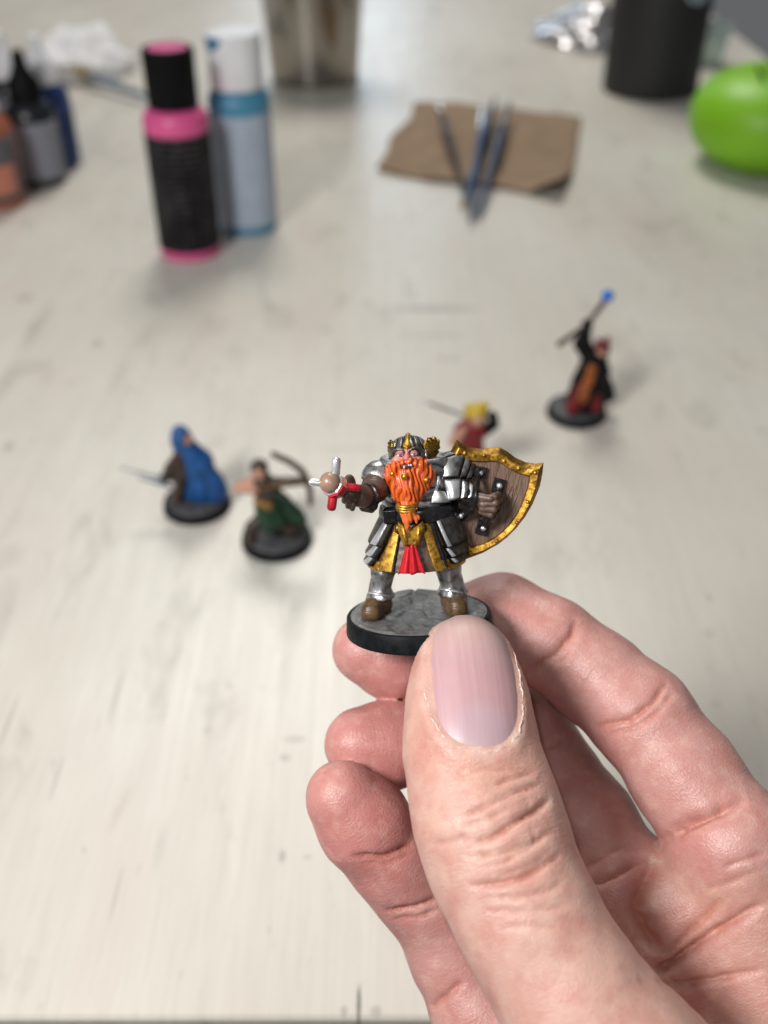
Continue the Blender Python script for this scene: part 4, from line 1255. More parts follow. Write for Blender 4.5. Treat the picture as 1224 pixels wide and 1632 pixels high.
# ---- trunk of the body
def torso(p):
    q = p - np.array([0.6, 0.2, 22.5], np.float32)
    k = np.clip((q[:, 2] + 4) / 9, 0, 1)
    rx = 5.3 + 0.8 * np.sin(k * 2.6); ry = 4.6 + 0.3 * np.sin(k * 3)
    d = (np.sqrt((q[:, 0] / rx) ** 2 + (q[:, 1] / ry) ** 2) - 1) * 4.4
    return np.maximum(d, np.abs(q[:, 2]) - 4.9)
folds_t = lambda V: np.abs(np.sin(V[:, 2] * 1.6 + 0.45 * V[:, 0] + 0.5 * np.sin(V[:, 0] * 1.3)))
part('breastplate', torso, (-7, -7, 16), (8, 7, 29), 0.26, D_SILVER, None,
     lambda V: 0.25 * folds_t(V), lambda V: np.clip(folds_t(V) * 2.2 - 0.15, 0, 1))
mk('collar_edge', *tube([(2.6, -0.8, 28.6), (3.5, -2.0, 27.3), (4.05, -2.9, 25.6), (4.1, -3.7, 24.0), (3.7, -4.4, 22.4)], [0.25, 0.42, 0.45, 0.42, 0.2], 12), D_BRIGHT, D)
mk('collar_edge', *tube([(4.6, -0.2, 27.2), (4.9, -1.5, 26.2), (5.0, -2.6, 24.6), (4.6, -3.6, 23.2)], [0.3, 0.7, 0.7, 0.3], 12), D_DARKST, D)

# ---- head
HX = -0.75
part('face', join([ell((HX, -1.6, 27.9), (2.55, 3.4, 2.0)), ell((HX - 1.55, -4.0, 27.9), (0.85, 0.8, 0.6)), ell((HX + 1.55, -4.0, 27.9), (0.85, 0.8, 0.6)),
                   ell((HX, -4.6, 29.4), (1.6, 0.6, 0.35))], 0.35), (-5, -6.5, 24.5), (4, 3, 31), 0.16, D_SKIN)
part('nose', join([ell((HX - 0.1, -5.45, 28.35), (0.62, 0.75, 0.55)), ell((HX - 0.55, -5.2, 28.2), (0.36, 0.4, 0.34)), ell((HX + 0.38, -5.2, 28.2), (0.36, 0.4, 0.34)),
                   cap((HX, -5.1, 28.5), (HX, -4.9, 29.5), 0.42, 0.3)], 0.25), (-3, -7, 27), (1.5, -3.5, 30.5), 0.1, D_NOSE)
for ex in (HX - 1.12, HX + 1.12):
    e = mk('eye', *ball((ex, -4.82, 28.8), 0.48, 10, (1.15, 0.62, 0.66)), D_EYE, D)
    mk('iris', *ball((ex + 0.05, -5.06, 28.8), 0.22, 8, (1, 0.55, 1.05)), D_IRIS, e)
    mk('eyelid', *tube([(ex - 0.72, -4.75, 28.9), (ex - 0.3, -5.12, 29.14), (ex + 0.3, -5.12, 29.14), (ex + 0.72, -4.75, 28.9)], [0.12, 0.19, 0.19, 0.12], 8), D_NOSE, e)
mo = part('mouth', ell((HX + 0.05, -5.55, 27.05), (1.35, 0.75, 0.62)), (-3, -7, 26), (2, -4.4, 28.2), 0.12, D_MOUTH)
for tx in (-0.55, 0.2, 0.55):
    mk('tooth', *ball((HX + tx, -6.2, 27.25 if tx > -0.5 else 26.95), 0.17, 6, (1, 0.6, 1.2)), D_EYE, mo)

def beard_f():
    lobes = [ell((-0.35, -3.7, 24.9), (3.85, 2.6, 3.6)), ell((-0.9, -4.9, 23.0), (2.7, 1.9, 3.0)),
             cap((-1.0, -5.2, 22.6), (-1.2, -6.2, 20.9), 2.1, 1.05),
             cap((-3.0, -2.6, 27.2), (-3.5, -3.2, 25.4), 0.7, 1.2), cap((1.8, -2.8, 27.4), (2.7, -3.2, 25.4), 0.7, 1.2),
             cap((HX - 0.35, -5.75, 27.75), (HX - 2.0, -5.35, 26.9), 0.5, 0.62), cap((HX - 2.0, -5.35, 26.9), (HX - 2.5, -5.2, 24.6), 0.62, 0.45),
             cap((HX + 0.35, -5.75, 27.75), (HX + 2.1, -5.25, 26.9), 0.5, 0.65), cap((HX + 2.1, -5.25, 26.9), (HX + 2.8, -5.0, 24.2), 0.65, 0.4),
             cap((HX, -5.9, 26.2), (-0.9, -6.4, 23.2), 0.85, 0.9), cap((2.2, -4.6, 24.6), (1.9, -4.9, 22.6), 0.85, 0.3),
             cap((-3.2, -4.2, 24.4), (-3.3, -4.4, 21.8), 0.7, 0.3)]
    f = join(lobes, 0.45)
    return cut(f, ell((HX + 0.05, -6.6, 27.05), (1.25, 1.5, 0.50)), 0.15)
def strands(V):
    x = V[:, 0] - HX; z = V[:, 2]
    ph = x * (3.6 + 0.16 * (27 - z)) + 1.1 * np.sin(z * 0.75 + x * 0.6) + 0.7 * np.sin(z * 1.9 + 2 * x)
    return 0.24 * np.abs(np.sin(ph)) + 0.07 * np.sin(ph * 2.7 + z) - 0.10
def strand_ph(V):
    x = V[:, 0] - HX; z = V[:, 2]
    ph = x * (3.6 + 0.16 * (27 - z)) + 1.1 * np.sin(z * 0.75 + x * 0.6) + 0.7 * np.sin(z * 1.9 + 2 * x)
    return np.abs(np.sin(ph))
beard = part('beard', beard_f(), (-6, -9, 18.6), (5, 0.5, 30), 0.13, D_ORANGE, None, strands)
color_attr(beard, 'wash', np.repeat(np.clip(0.0 + (strand_ph(np.array([v.co for v in beard.data.vertices]) / S)) * 1.02, 0, 1)[:, None], 3, 1))
tail = join([cap((-1.2, -6.35, 20.9), (-1.15, -6.9, 19.6), 0.95, 1.15), cap((-1.15, -6.9, 19.6), (-1.2, -7.3, 18.5), 1.2, 0.75), cap((-1.2, -7.3, 18.5), (-1.35, -7.6, 16.9), 0.75, 0.12),
             cap((-0.5, -7.0, 19.3), (0.25, -7.0, 18.6), 0.6, 0.5), cap((0.25, -7.0, 18.6), (0.2, -7.2, 17.9), 0.45, 0.15)], 0.3)
part('beard_tail', tail, (-3.5, -9, 16), (2, -5, 22), 0.11, D_ORANGE, beard, lambda V: 0.13 * np.abs(np.sin(V[:, 0] * 4.5 + V[:, 2] * 0.9)) - 0.05)
bt = bpy.data.objects['beard_tail']
color_attr(bt, 'wash', np.ones((len(bt.data.vertices), 3)))
ring_v, ring_f = [], []
for k in range(3):
    V, Fc = tube([(-1.2 + 1.42 * math.cos(t) , -6.55 + 1.35 * math.sin(t) + 0.05, 20.15 + 0.42 * k + 0.28 * math.sin(t)) for t in np.linspace(0, 2 * math.pi, 33)], [0.33] * 33, 10)
    mk('beard_ring', V, Fc, D_GOLD, beard)
for c_, r_b in (((-3.2, -5.75, 25.9), 0.42), ((-1.35, -7.1, 25.6), 0.58), ((2.15, -5.9, 24.6), 0.55)):
    mk('beard_bead', *ball(c_, r_b, 10), D_GOLD, beard)

# ---- helmet
shell = ell((HX * 0.55, -0.8, 28.35), (3.35, 4.35, 2.65))
top = ell((HX * 0.3, -0.4, 29.2), (2.9, 3.8, 1.95))
holes = join([ell((HX - 1.15, -5.0, 28.6), (1.22, 2.4, 1.05)), ell((HX + 1.15, -5.0, 28.6), (1.22, 2.4, 1.05)), rbox((HX, -4.6, 26.3), (2.35, 3.6, 2.1), 0.4)], 0.25)
def grooves(V):
    x = V[:, 0] - HX * 0.5; z = V[:, 2]
    g = np.exp(-((np.abs(x) - (0.62 + 0.32 * (31.5 - z))) / 0.17) ** 2) * (z > 29.0) * (V[:, 1] < 0)
    g2 = np.exp(-((np.abs(x) - (1.5 + 0.42 * (31.5 - z))) / 0.15) ** 2) * (z > 29.3) * (V[:, 1] < 0)
    return -0.22 * g - 0.18 * g2
helm = part('helmet', cut(join([shell, top], 0.5), holes, 0.2), (-5.5, -6.5, 24), (5, 5, 33), 0.11, D_HELM, None, grooves, lambda V: np.clip(1 + grooves(V) * 7, 0, 1))
def brow(sx):
    return tube([(HX + sx * 0.22, -5.05, 29.1), (HX + sx * 0.7, -5.05, 29.68), (HX + sx * 1.5, -4.75, 29.72), (HX + sx * 2.15, -4.2, 29.2), (HX + sx * 2.45, -3.7, 28.3)], [0.16, 0.24, 0.26, 0.24, 0.2], 10)
for sx in (-1, 1): mk('brow_ridge', *brow(sx), D_DARKST, helm)
def crest(u, v):
    ph = R_(122 - 107 * v)                                      # over the crown and down to the brow
    w = 0.30 + 0.42 * math.exp(-((v - 0.83) / 0.11) ** 2) + 0.12 * math.exp(-((v - 0.25) / 0.3) ** 2)
    w *= min(1, (1 - v) / 0.10) ** 0.8 if v > 0.9 else 1
    q = u * 2 - 1
    c_ = np.array([HX * (0.35 + 0.6 * v), -0.45 - 0.3 * v, 28.95])
    d = np.array([0, -math.cos(ph) * 4.35, math.sin(ph) * 2.25])
    n = unit((0, d[1] / 19, d[2] / 5.1))
    return c_ + d + np.array([q * max(w, 0.03), 0, 0]) + n * (0.20 + 0.22 * (1 - q * q)), n
mk('helmet_crest', *sheet(crest, 8, 40, 0.5), D_GOLD, helm)
def wing(name, root, tips, r0, r1):
    fs = []
    for t_ in tips:
        mid = [(a + b) / 2 for a, b in zip(root, t_)]
        fs.append(cap(root, t_, r0, r1, ((0.25, 1, 0) if root[0] > 0 else (1, 0.3, 0), 0.45)))
    f = join(fs, 0.10)
    xs = [t_[0] for t_ in tips] + [root[0]]
    w_ = part(name, f, (min(xs) - 1.4, -3.2, 25.6), (max(xs) + 1.4, 3.4, 33), 0.10, D_OLDGOLD, helm, lambda V: 0.05 * np.sin(V[:, 2] * 9 + V[:, 0] * 5))
    return w_
w_ = wing('helmet_wing', (2.35, -2.6, 27.6), [(2.5, -2.2, 30.1), (3.1, -1.9, 30.5), (3.75, -1.6, 30.5), (4.3, -1.4, 30.0), (4.3, -1.4, 29.2), (4.05, -1.5, 28.4), (3.6, -1.7, 27.7), (3.1, -2.0, 27.0)], 0.62, 0.5)
mk('wing_edge', *tube([(2.1, -3.0, 26.8), (2.05, -3.0, 28.4), (2.3, -2.6, 30.2)], [0.22, 0.3, 0.2], 10), D_GOLD, w_)
w_ = wing('helmet_wing', (-3.0, -2.2, 27.2), [(-2.75, -1.9, 30.2), (-3.2, -1.5, 30.4), (-3.5, -1.1, 30.0), (-3.6, -0.9, 29.2), (-3.5, -0.9, 28.4), (-3.3, -1.0, 27.6)], 0.6, 0.5)
mk('wing_edge', *tube([(-3.0, -2.8, 27.2), (-2.85, -2.9, 28.8), (-2.5, -2.4, 30.3)], [0.18, 0.28, 0.18], 10), D_BRIGHT, w_)
mk('cheek_guard', *tube([(2.25, -2.9, 29.0), (2.35, -3.1, 28.2), (2.4, -3.2, 27.3)], [0.35, 0.55, 0.25], 10, 0.6), D_SILVER, helm)

# ---- shoulder and arm plates: lapped rings round an axis
def lames(name, a, b, rings, mat_list, sides=24, flat=1.0, up=None):
    a = np.array(a, float); b = np.array(b, float)
    for i, (s0, s1, r0, r1) in enumerate(rings):
        p0 = a + (b - a) * s0; p1 = a + (b - a) * s1
        e = unit(p1 - p0)
        V, Fc = tube([p0 - e * 0.02, p0, p0 + (p1 - p0) * 0.5, p1 - e * 0.25, p1, p1 + e * 0.04], [r0 * 0.6, r0, (r0 + r1) / 2 + 0.06, r1, r1 * 0.985, r1 * 0.72], sides, flat, up)
        mk(name, V, Fc, mat_list[i % len(mat_list)], D, sharp=35)
# far shoulder: three domed lames
for i, (z0, z1, ro) in enumerate(((0.62, 1.5, 2.75), (0.28, 0.72, 2.95), (-0.08, 0.38, 3.15))):
    def dome(u, v, z0=z0, z1=z1, ro=ro):
        a = 2 * math.pi * u * 0.9999; t_ = z0 + (min(z1, 1.5) - z0) * v
        d = np.array([math.cos(t_) * math.cos(a), math.cos(t_) * math.sin(a), math.sin(t_)])
        return np.array([-5.5, -0.5, 24.7]) + d * np.array([ro * 0.93, ro, ro]) * (1 - 0.06 * v), d
    mk('shoulder_lame', *sheet(dome, 44, 14, 0.4), D_SILVER, D, sharp=50, wash=edge_wash(44, 14, 0.22, 't'))
# near shoulder: big faceted plates running out to the shield
def plate(name, pts, t, mat, n, parent=None, curve=0.0):
    """four corners (top-left, top-right, bottom-right, bottom-left) bulged along n"""
    q = [np.array(p, float) for p in pts]; n = unit(n)
    def f(u, v):
        p = (1 - v) * ((1 - u) * q[0] + u * q[1]) + v * ((1 - u) * q[3] + u * q[2])
        e = min(u, 1 - u, v, 1 - v)
        return p + n * (curve * (1 - (2 * u - 1) ** 2) * (0.6 + 0.4 * (1 - (2 * v - 1) ** 2)) - 0.12 * max(0, 1 - e / 0.07)), n
    return mk(name, *sheet(f, 24, 24, t), mat, parent or D, sharp=50, wash=edge_wash(24, 24, 0.10))
part('shoulder', join([ell((6.3, 0.6, 24.9), (2.6, 2.6, 2.5)), cap((6.3, 0.0, 24.5), (6.6, -1.6, 22.0), 1.9, 1.7)], 0.5), (2, -5, 18), (11, 5, 29), 0.3, D_BLACK)
plate('shoulder_plate', [(4.0, -2.0, 27.0), (9.1, -0.4, 27.9), (7.5, -3.2, 24.2), (4.5, -3.3, 24.2)], 0.5, D_SILVER, (0.05, -1, 0.45), None, 0.7)
plate('shoulder_plate', [(4.2, 1.8, 27.2), (9.0, 1.9, 28.0), (9.1, -0.5, 27.9), (4.0, -2.1, 27.05)], 0.5, D_DARKST, (0, -0.1, 1), None, 0.5)
plate('shoulder_plate', [(9.0, -0.1, 27.6), (10.2, 0.5, 26.9), (8.7, -2.3, 23.9), (7.6, -2.9, 24.1)], 0.45, D_SILVER, (0.45, -1, 0.3), None, 0.35)
plate('shoulder_plate', [(10.0, 0.4, 26.6), (11.2, 0.6, 25.7), (9.6, -1.9, 23.6), (8.7, -2.1, 23.8)], 0.45, D_DARKST, (0.6, -1, 0.25), None, 0.3)
plate('elbow_plate', [(4.9, -3.1, 24.1), (7.9, -3.2, 24.0), (7.4, -4.5, 20.9), (5.5, -4.6, 20.6)], 0.6, D_BRIGHT, (-0.1, -1, 0.1), None, 0.9)
plate('elbow_plate', [(8.0, -3.0, 23.9), (9.2, -2.7, 23.3), (8.6, -4.2, 20.9), (7.5, -4.5, 20.8)], 0.5, D_SILVER, (0.3, -1, 0.1), None, 0.5)
plate('elbow_plate', [(9.2, -2.6, 23.2), (10.0, -2.4, 22.7), (9.5, -3.9, 20.9), (8.7, -4.1, 20.8)], 0.5, D_BRIGHT, (0.5, -1, 0.1), None, 0.4)
plate('elbow_plate', [(2.9, -3.9, 22.9), (5.2, -3.9, 22.2), (6.2, -4.4, 20.3), (2.6, -4.6, 20.2)], 0.6, D_SILVER, (-0.1, -1, 0.1), None, 0.5)
part('forearm', join([cap((6.4, -2.4, 22.0), (10.6, -2.6, 20.2), 1.75, 1.35)], 0.2), (4, -5, 17), (13, 0.5, 25), 0.2, D_BLACK)

# ---- mace arm
arm = join([cap((-5.6, -0.2, 24.3), (-6.3, -3.6, 22.9), 2.35, 2.1), cap((-6.3, -3.6, 22.9), (-7.2, -5.6, 22.4), 2.05, 1.7)], 0.5)
part('sleeve', arm, (-10, -9, 18), (-2, 3, 28), 0.17, D_BROWN, None,
     lambda V: 0.13 * np.sin(V[:, 1] * 3.3 + 1.2 * V[:, 2] + 0.6 * np.sin(V[:, 0] * 2)) + 0.05 * wob(V, 0.5))
mk('cuff', *tube([(-7.0, -5.3, 22.4), (-7.1, -5.5, 22.4), (-7.6, -6.5, 22.5), (-7.7, -6.7, 22.55)], [1.7, 2.1, 2.1, 1.7], 26), D_BLACK, D, sharp=50)
part('cuff_strap', join([ell((-6.7, -5.8, 20.9), (0.95, 0.8, 1.1))], 0.2), (-9, -8, 18), (-5, -4, 24), 0.14, D_BLACK)
part('cuff_tail', join([cap((-8.1, -5.9, 20.6), (-6.9, -5.6, 20.1), 0.75, 0.62)], 0.2), (-10, -8, 18), (-5, -4, 22), 0.13, D_BROWN)
mk('bracer', *tube([(-7.5, -6.3, 22.5), (-8.0, -7.0, 22.7), (-9.2, -8.2, 23.1), (-9.4, -8.4, 23.2)], [1.5, 1.95, 1.75, 1.4], 22), D_BROWN, D, sharp=50)
fist = join([ell((-9.9, -8.7, 23.5), (1.55, 1.5, 1.7)), ell((-10.0, -9.0, 25.3), (1.0, 1.0, 1.5)),
             cap((-10.9, -9.6, 24.4), (-11.1, -8.9, 23.6), 0.55), cap((-10.6, -10.0, 23.5), (-10.9, -9.2, 22.6), 0.55), cap((-10.2, -10.0, 22.6), (-10.4, -9.2, 21.7), 0.5), cap((-9.6, -9.8, 22.0), (-9.8, -9.0, 21.2), 0.45)], 0.22)
part('gauntlet', fist, (-13, -12, 19), (-7, -6, 28), 0.14, D_BROWN)
ma = np.array([-12.75, -13.0, 26.4]); mb = np.array([-9.3, -8.0, 22.9])
mace = mk('mace', *tube([ma * 0.85 + mb * 0.15, mb, mb + (mb - ma) * 0.5, mb + (mb - ma) * 0.55], [0.55, 0.55, 0.55, 0.3], 14), D_BROWN, D)
ax_, ay_, ad_ = frame(ma - mb)
V, Fc = tube([ma - ad_ * 2.3, ma - ad_ * 2.1, ma - ad_ * 0.35, ma - ad_ * 0.1], [1.5, 1.9, 2.0, 1.6], 8)
mk('mace_collar', V, Fc, D_BRIGHT, mace, smooth=False)
V, Fc = tube([ma - ad_ * 3.1, ma - ad_ * 2.9, ma - ad_ * 2.2, ma - ad_ * 2.0], [0.9, 1.25, 1.35, 1.0], 16)
mk('mace_neck', V, Fc, D_RED, mace)
V, Fc = ball((0, 0, 0), 1.72, 14)
mk('mace_ball', [ma + np.array(v) for v in V], Fc, D_DOME, mace)
mc = ma - ad_ * 1.15
for tip_, mat_, r_s in (((-11.55, -13.0, 30.3), D_BRIGHT, 0.72), ((-16.0, -13.0, 26.75), D_BRIGHT, 0.58), ((-8.1, -11.9, 25.0), D_RED, 0.62), ((-12.9, -13.0, 21.9), D_RED, 0.72)):
    tp = np.array(tip_); e = unit(tp - mc)
    mk('mace_spike', *tube([mc + e * 1.3, mc + e * 1.8, tp - e * 0.5, tp - e * 0.15, tp], [r_s * 1.05, r_s, r_s, r_s * 0.8, r_s * 0.35], 12), mat_, mace, sharp=60)
# red paint on one side of the collar
V, Fc = tube([ma - ad_ * 1.9 + np.array([0.15, -0.1, -0.35]), ma - ad_ * 0.45 + np.array([0.15, -0.1, -0.35])], [1.75, 1.9], 8)
mk('mace_stain', V, Fc, D_RED, mace, smooth=False)

# ---- shield, seen from the inside
SC = np.array([11.55, 0.0, 18.3])
E1 = np.array([0.952, 0.0, -0.307]); E2 = np.array([0.307, 0.0, 0.952]); EY = np.array([0, 1.0, 0])
def sh(a, b, y):
    return SC + E1 * a + E2 * b + EY * (y - 0.016 * a * a - 0.06 * a)
def resample(pts, n):
    pts = np.array(pts + [pts[0]], float)
    L_ = np.r_[0, np.cumsum(np.linalg.norm(np.diff(pts, axis=0), axis=1))]
    t = np.linspace(0, L_[-1], n, endpoint=False)
    return np.stack([np.interp(t, L_, pts[:, 0]), np.interp(t, L_, pts[:, 1])], 1)
half_o = [(0, 10.4), (1.2, 10.1), (2.8, 9.45), (4.6, 9.15), (6.2, 9.4), (7.4, 9.95), (7.75, 8.0), (7.95, 6.0), (7.7, 2.8), (7.2, 0.4), (6.4, -2.0), (5.4, -4.0), (4.3, -5.7), (2.3, -7.9), (0, -9.7)]
half_i = [(0, 8.1), (1.0, 7.95), (2.3, 7.45), (3.7, 7.15), (5.0, 7.15), (5.75, 7.2), (5.85, 6.4), (5.95, 5.0), (5.8, 2.2), (5.5, 0.2), (4.9, -1.7), (4.1, -3.3), (3.2, -4.6), (1.7, -6.1), (0, -7.2)]
def whole(h):
    return h + [(-x, y) for x, y in reversed(h[1:-1])]
def densify(pl, k=4):
    out = []
    for i in range(len(pl)):
        p, q = np.array(pl[i]), np.array(pl[(i + 1) % len(pl)])
        for j in range(k): out.append(p + (q - p) * j / k)
    return out
OUT = densify(whole(half_o)); INN = densify(whole(half_i))
prof = [(0.0, 0.35), (0.0, -0.5), (0.07, -0.68), (0.56, -0.80), (0.64, -0.68), (0.69, -0.5), (0.98, 0.35), (1.0, 0.55), (0.97, 0.75), (0.0, 0.75)]
V, Fc, wsh = [], [], []
for i, (o_, n_) in enumerate(zip(OUT, INN)):
    for (t_, y_) in prof:
        p = n_ + (o_ - n_) * t_
        wsh.append(0.75 if 0.01 < t_ < 0.66 else 0.42)
        V.append(sh(p[0], p[1], y_ + 0.025 * math.sin(i * 1.7 + t_ * 5) + 0.03 * math.sin(i * 0.61 + t_ * 9)))
m_, k_ = len(OUT), len(prof)
for i in range(m_):
    j = (i + 1) % m_
    for q in range(k_):
        r = (q + 1) % k_
        Fc.append((i * k_ + q, i * k_ + r, j * k_ + r, j * k_ + q))
shield = mk('shield', V, Fc, D_GOLD, D, sharp=38, wash=wsh)
shield['label'] = 'gold rim of the shield'
def clip(poly, a0, a1):
    for sgn, lim in ((1, a0), (-1, -a1)):
        out = []
        for i in range(len(poly)):
            p, q = poly[i], poly[(i + 1) % len(poly)]
            dp, dq = sgn * p[0] - lim, sgn * q[0] - lim
            if dp >= 0: out.append(p)
            if dp * dq < 0:
                t_ = dp / (dp - dq); out.append((p[0] + (q[0] - p[0]) * t_, p[1] + (q[1] - p[1]) * t_))
        poly = out
    return poly
inner_poly = [tuple(p) for p in whole([(x * 1.03, y * 1.02) for x, y in half_i])]
cuts = [-6.2, -3.9, -1.7, 0.55, 2.7, 4.35, 6.2]
for i in range(len(cuts) - 1):
    poly = clip(inner_poly, cuts[i] + 0.035, cuts[i + 1] - 0.035)
    V, Fc = slab(poly, 0.45, -0.12 - 0.06 * (i % 2), 0.10)
    V = [sh(a, b, y) for a, b, y in V]
    mk('plank', V, Fc, D_WOOD, shield, smooth=False)
# a raised knot and its grain lines on the outer planks
def grain_line(pts, r=0.13):
    mk('grain_ridge', *tube([sh(a, b, -0.22) for a, b in pts], [r * 0.4] + [r] * (len(pts) - 2) + [r * 0.4], 8), D_WOOD, shield)
grain_line([(3.6, 4.8), (3.25, 3.2), (3.2, 1.4), (3.5, 0.2), (3.9, 0.9), (4.0, 2.6), (3.85, 4.4)])
grain_line([(3.62, 3.0), (3.5, 1.8), (3.62, 1.1), (3.75, 1.9), (3.72, 3.0)], 0.1)
grain_line([(4.9, 5.6), (4.75, 3.0), (4.6, 0.4), (3.9, -1.8)], 0.1)
grain_line([(2.2, 6.6), (2.0, 4.8), (2.15, 3.0)], 0.1)
grain_line([(-0.9, -3.2), (-1.0, -4.6), (-0.4, -5.8)], 0.12)
grain_line([(1.2, -2.8), (1.3, -4.2), (0.9, -5.2)], 0.1)
for a, b in ((-5.6, 8.2), (-2.4, 8.6), (1.0, 8.55), (3.6, 8.0), (6.35, 8.1), (6.6, 3.0), (5.9, -0.9), (3.7, -5.0), (0.1, -8.2), (-3.7, -5.0), (-5.9, -0.9), (-6.6, 3.0)):
    c_ = sh(a, b, -0.80)
    mk('rivet', *ball(c_, 0.36, 8), D_GOLD, shield)
def loc2sh(p): q = np.array(p) - SC; return q @ E1, q @ E2
# arm strap and hand grip
st = [(11.2, -0.55, 24.5), (10.8, -1.6, 23.3), (10.3, -3.6, 22.0), (9.9, -4.3, 20.8), (9.2, -3.9, 19.3), (8.4, -1.9, 18.0), (7.7, -0.9, 17.2)]
strap = mk('arm_strap', *tube(st, [1.1, 0.85, 0.8, 0.8, 0.8, 0.75, 0.9], 12, 0.35, up=(0.9, 0.2, 0.4)), D_BLACK, shield)
for c_, hw in (((11.2, -0.55, 24.35), 1.05), ((7.75, -0.75, 17.2), 0.95)):
    mk('strap_plate', *[x for x in (lambda V, Fc: ([np.array(c_) + E1 * v[0] + E2 * v[1] + EY * v[2] for v in V], Fc))(*slab([(-hw, -1.0), (hw, -0.8), (hw * 0.9, 1.0), (-hw * 0.8, 0.9)], 0.5, -0.35, 0.2))], D_BLACK, shield, smooth=False)
    mk('rivet', *ball((c_[0], c_[1] - 0.5, c_[2]), 0.5, 10), D_BRIGHT, shield)
mk('hand_grip', *tube([(14.2, -0.7, 21.8), (13.7, -2.2, 20.9), (13.1, -2.8, 19.6), (12.3, -2.8, 17.6), (11.7, -2.2, 16.0), (11.3, -0.8, 14.9)], [0.8, 0.75, 0.7, 0.7, 0.75, 0.85], 12, 0.6, up=(0, -1, 0.1)), D_BLACK, shield)
for c_, hw in (((14.15, -0.7, 21.9), 0.95), ((11.3, -0.75, 14.8), 1.0)):
    mk('strap_plate', *[x for x in (lambda V, Fc: ([np.array(c_) + E1 * v[0] + E2 * v[1] + EY * v[2] for v in V], Fc))(*slab([(-hw, -1.25), (hw, -1.25), (hw, 1.25), (-hw, 1.25)], 0.5, -0.4, 0.25))], D_BLACK, shield, smooth=False)
    mk('rivet', *ball((c_[0] + 0.1, c_[1] - 0.55, c_[2] + 0.1), 0.52, 10), D_BRIGHT, shield)
fh = join([ell((10.9, -3.2, 20.1), (1.45, 1.2, 1.35)), cap((10.2, -3.4, 20.9), (12.4, -4.4, 20.6), 0.75, 0.6),
           cap((11.3, -3.9, 20.3), (13.1, -4.1, 20.9), 0.62, 0.6), cap((13.1, -4.1, 20.9), (13.9, -2.9, 20.9), 0.58, 0.5),
           cap((11.2, -4.0, 19.6), (13.2, -4.3, 19.8), 0.62, 0.6), cap((13.2, -4.3, 19.8), (14.0, -3.0, 19.9), 0.58, 0.5),
           cap((11.1, -3.9, 18.9), (12.9, -4.2, 18.7), 0.62, 0.58), cap((12.9, -4.2, 18.7), (13.6, -3.0, 18.8), 0.56, 0.5),
           cap((10.9, -3.6, 18.3), (12.4, -3.9, 17.7), 0.55, 0.52), cap((12.4, -3.9, 17.7), (13.0, -2.9, 17.8), 0.5, 0.45)], 0.16)
part('fist', fh, (8, -6.5, 16), (16, -1.2, 23), 0.12, D_BROWN)
# ================================================================ the other figurines, standing on the table
FIG_GROUP = 'painted figurines standing on the table'
F_BLUE = paint('blue_cloak_paint', (0.008, 0.10, 0.33), (0.004, 0.045, 0.17), 260, 0.5, bump=0.3, bdist=0.0003)
F_GREEN = paint('green_cloak_paint', (0.008, 0.055, 0.022), (0.005, 0.025, 0.012), 260, 0.5)
F_RED = paint('crimson_paint', (0.22, 0.008, 0.014), (0.10, 0.004, 0.007), 260, 0.45)
F_BLACK = paint('black_robe_paint', (0.004, 0.004, 0.005), (0.009, 0.009, 0.010), 260, 0.62)
F_BLACK.node_tree.nodes['Principled BSDF'].inputs['Specular IOR Level'].default_value = 0.15
F_BROWN = paint('dark_leather_paint', (0.055, 0.032, 0.02), (0.028, 0.016, 0.010), 260, 0.5)
F_OCHRE = paint('ochre_leather_paint', (0.33, 0.16, 0.03), (0.2, 0.09, 0.018), 260, 0.5)
F_ORANGE = paint('orange_sash_paint', (0.36, 0.10, 0.014), (0.2, 0.05, 0.008), 260, 0.45)
F_YELLOW = paint('yellow_hair_paint', (0.62, 0.45, 0.02), (0.38, 0.25, 0.012), 400, 0.45)
F_SKIN = paint('small_figurine_skin', (0.50, 0.27, 0.19), (0.40, 0.2, 0.14), 260, 0.5)
F_GREY = paint('grey_blade_paint', (0.33, 0.34, 0.36), (0.18, 0.185, 0.2), 300, 0.35, metal=0.7)
F_ORB = paint('blue_gem_paint', (0.015, 0.10, 0.50), (0.02, 0.2, 0.7), 300, 0.2)
F_STONE = paint('dark_stone_base_paint', (0.075, 0.075, 0.082), (0.035, 0.035, 0.04), 300, 0.6, bump=0.6, bdist=0.0006)
F_BASE = lathe([(12.7, 0), (13.2, 0.3), (13.2, 0.8), (12.8, 3.0), (12.5, 3.3), (11.3, 3.35), (0, 3.4)], 56)
F_TOP = lathe([(11.9, 3.1), (11.8, 3.5), (7, 3.8), (0, 3.7)], 40)

def figurine(label, x, y, turn=0):
    t = thing('figurine', label, 'figurine', (x, y, 0), rotm(0, 0, turn), FIG_GROUP)
    b = mk('base', *F_BASE, D_RIM, t, sharp=40)
    V = np.array(F_TOP[0]); V[:, 2] += 0.25 * wob(V, 1.4, x)
    mk('stone_ground', V, F_TOP[1], F_STONE, b)
    return t
def fpart(t, name, fs, mat, k=0.8, h=0.34, folds=0.0, freq=1.4, fat=0.55):
    f0 = join(fs, k) if isinstance(fs, list) else fs
    f = lambda p: f0(p) - fat
    V, Q = field_mesh(f, (-24, -20, 2.2), (24, 20, 62), h)
    if folds:
        n = field_grad(f, V.astype(np.float32), h); n /= np.linalg.norm(n, axis=1)[:, None] + 1e-9
        a = np.arctan2(V[:, 1], V[:, 0])
        V = V + n * (folds * np.sin(a * 7 + V[:, 2] * 0.25 + freq * np.sin(V[:, 2] * 0.3)) * np.clip((30 - V[:, 2]) / 20, 0, 1))[:, None]
    return mk(name, V, Q, mat, t)

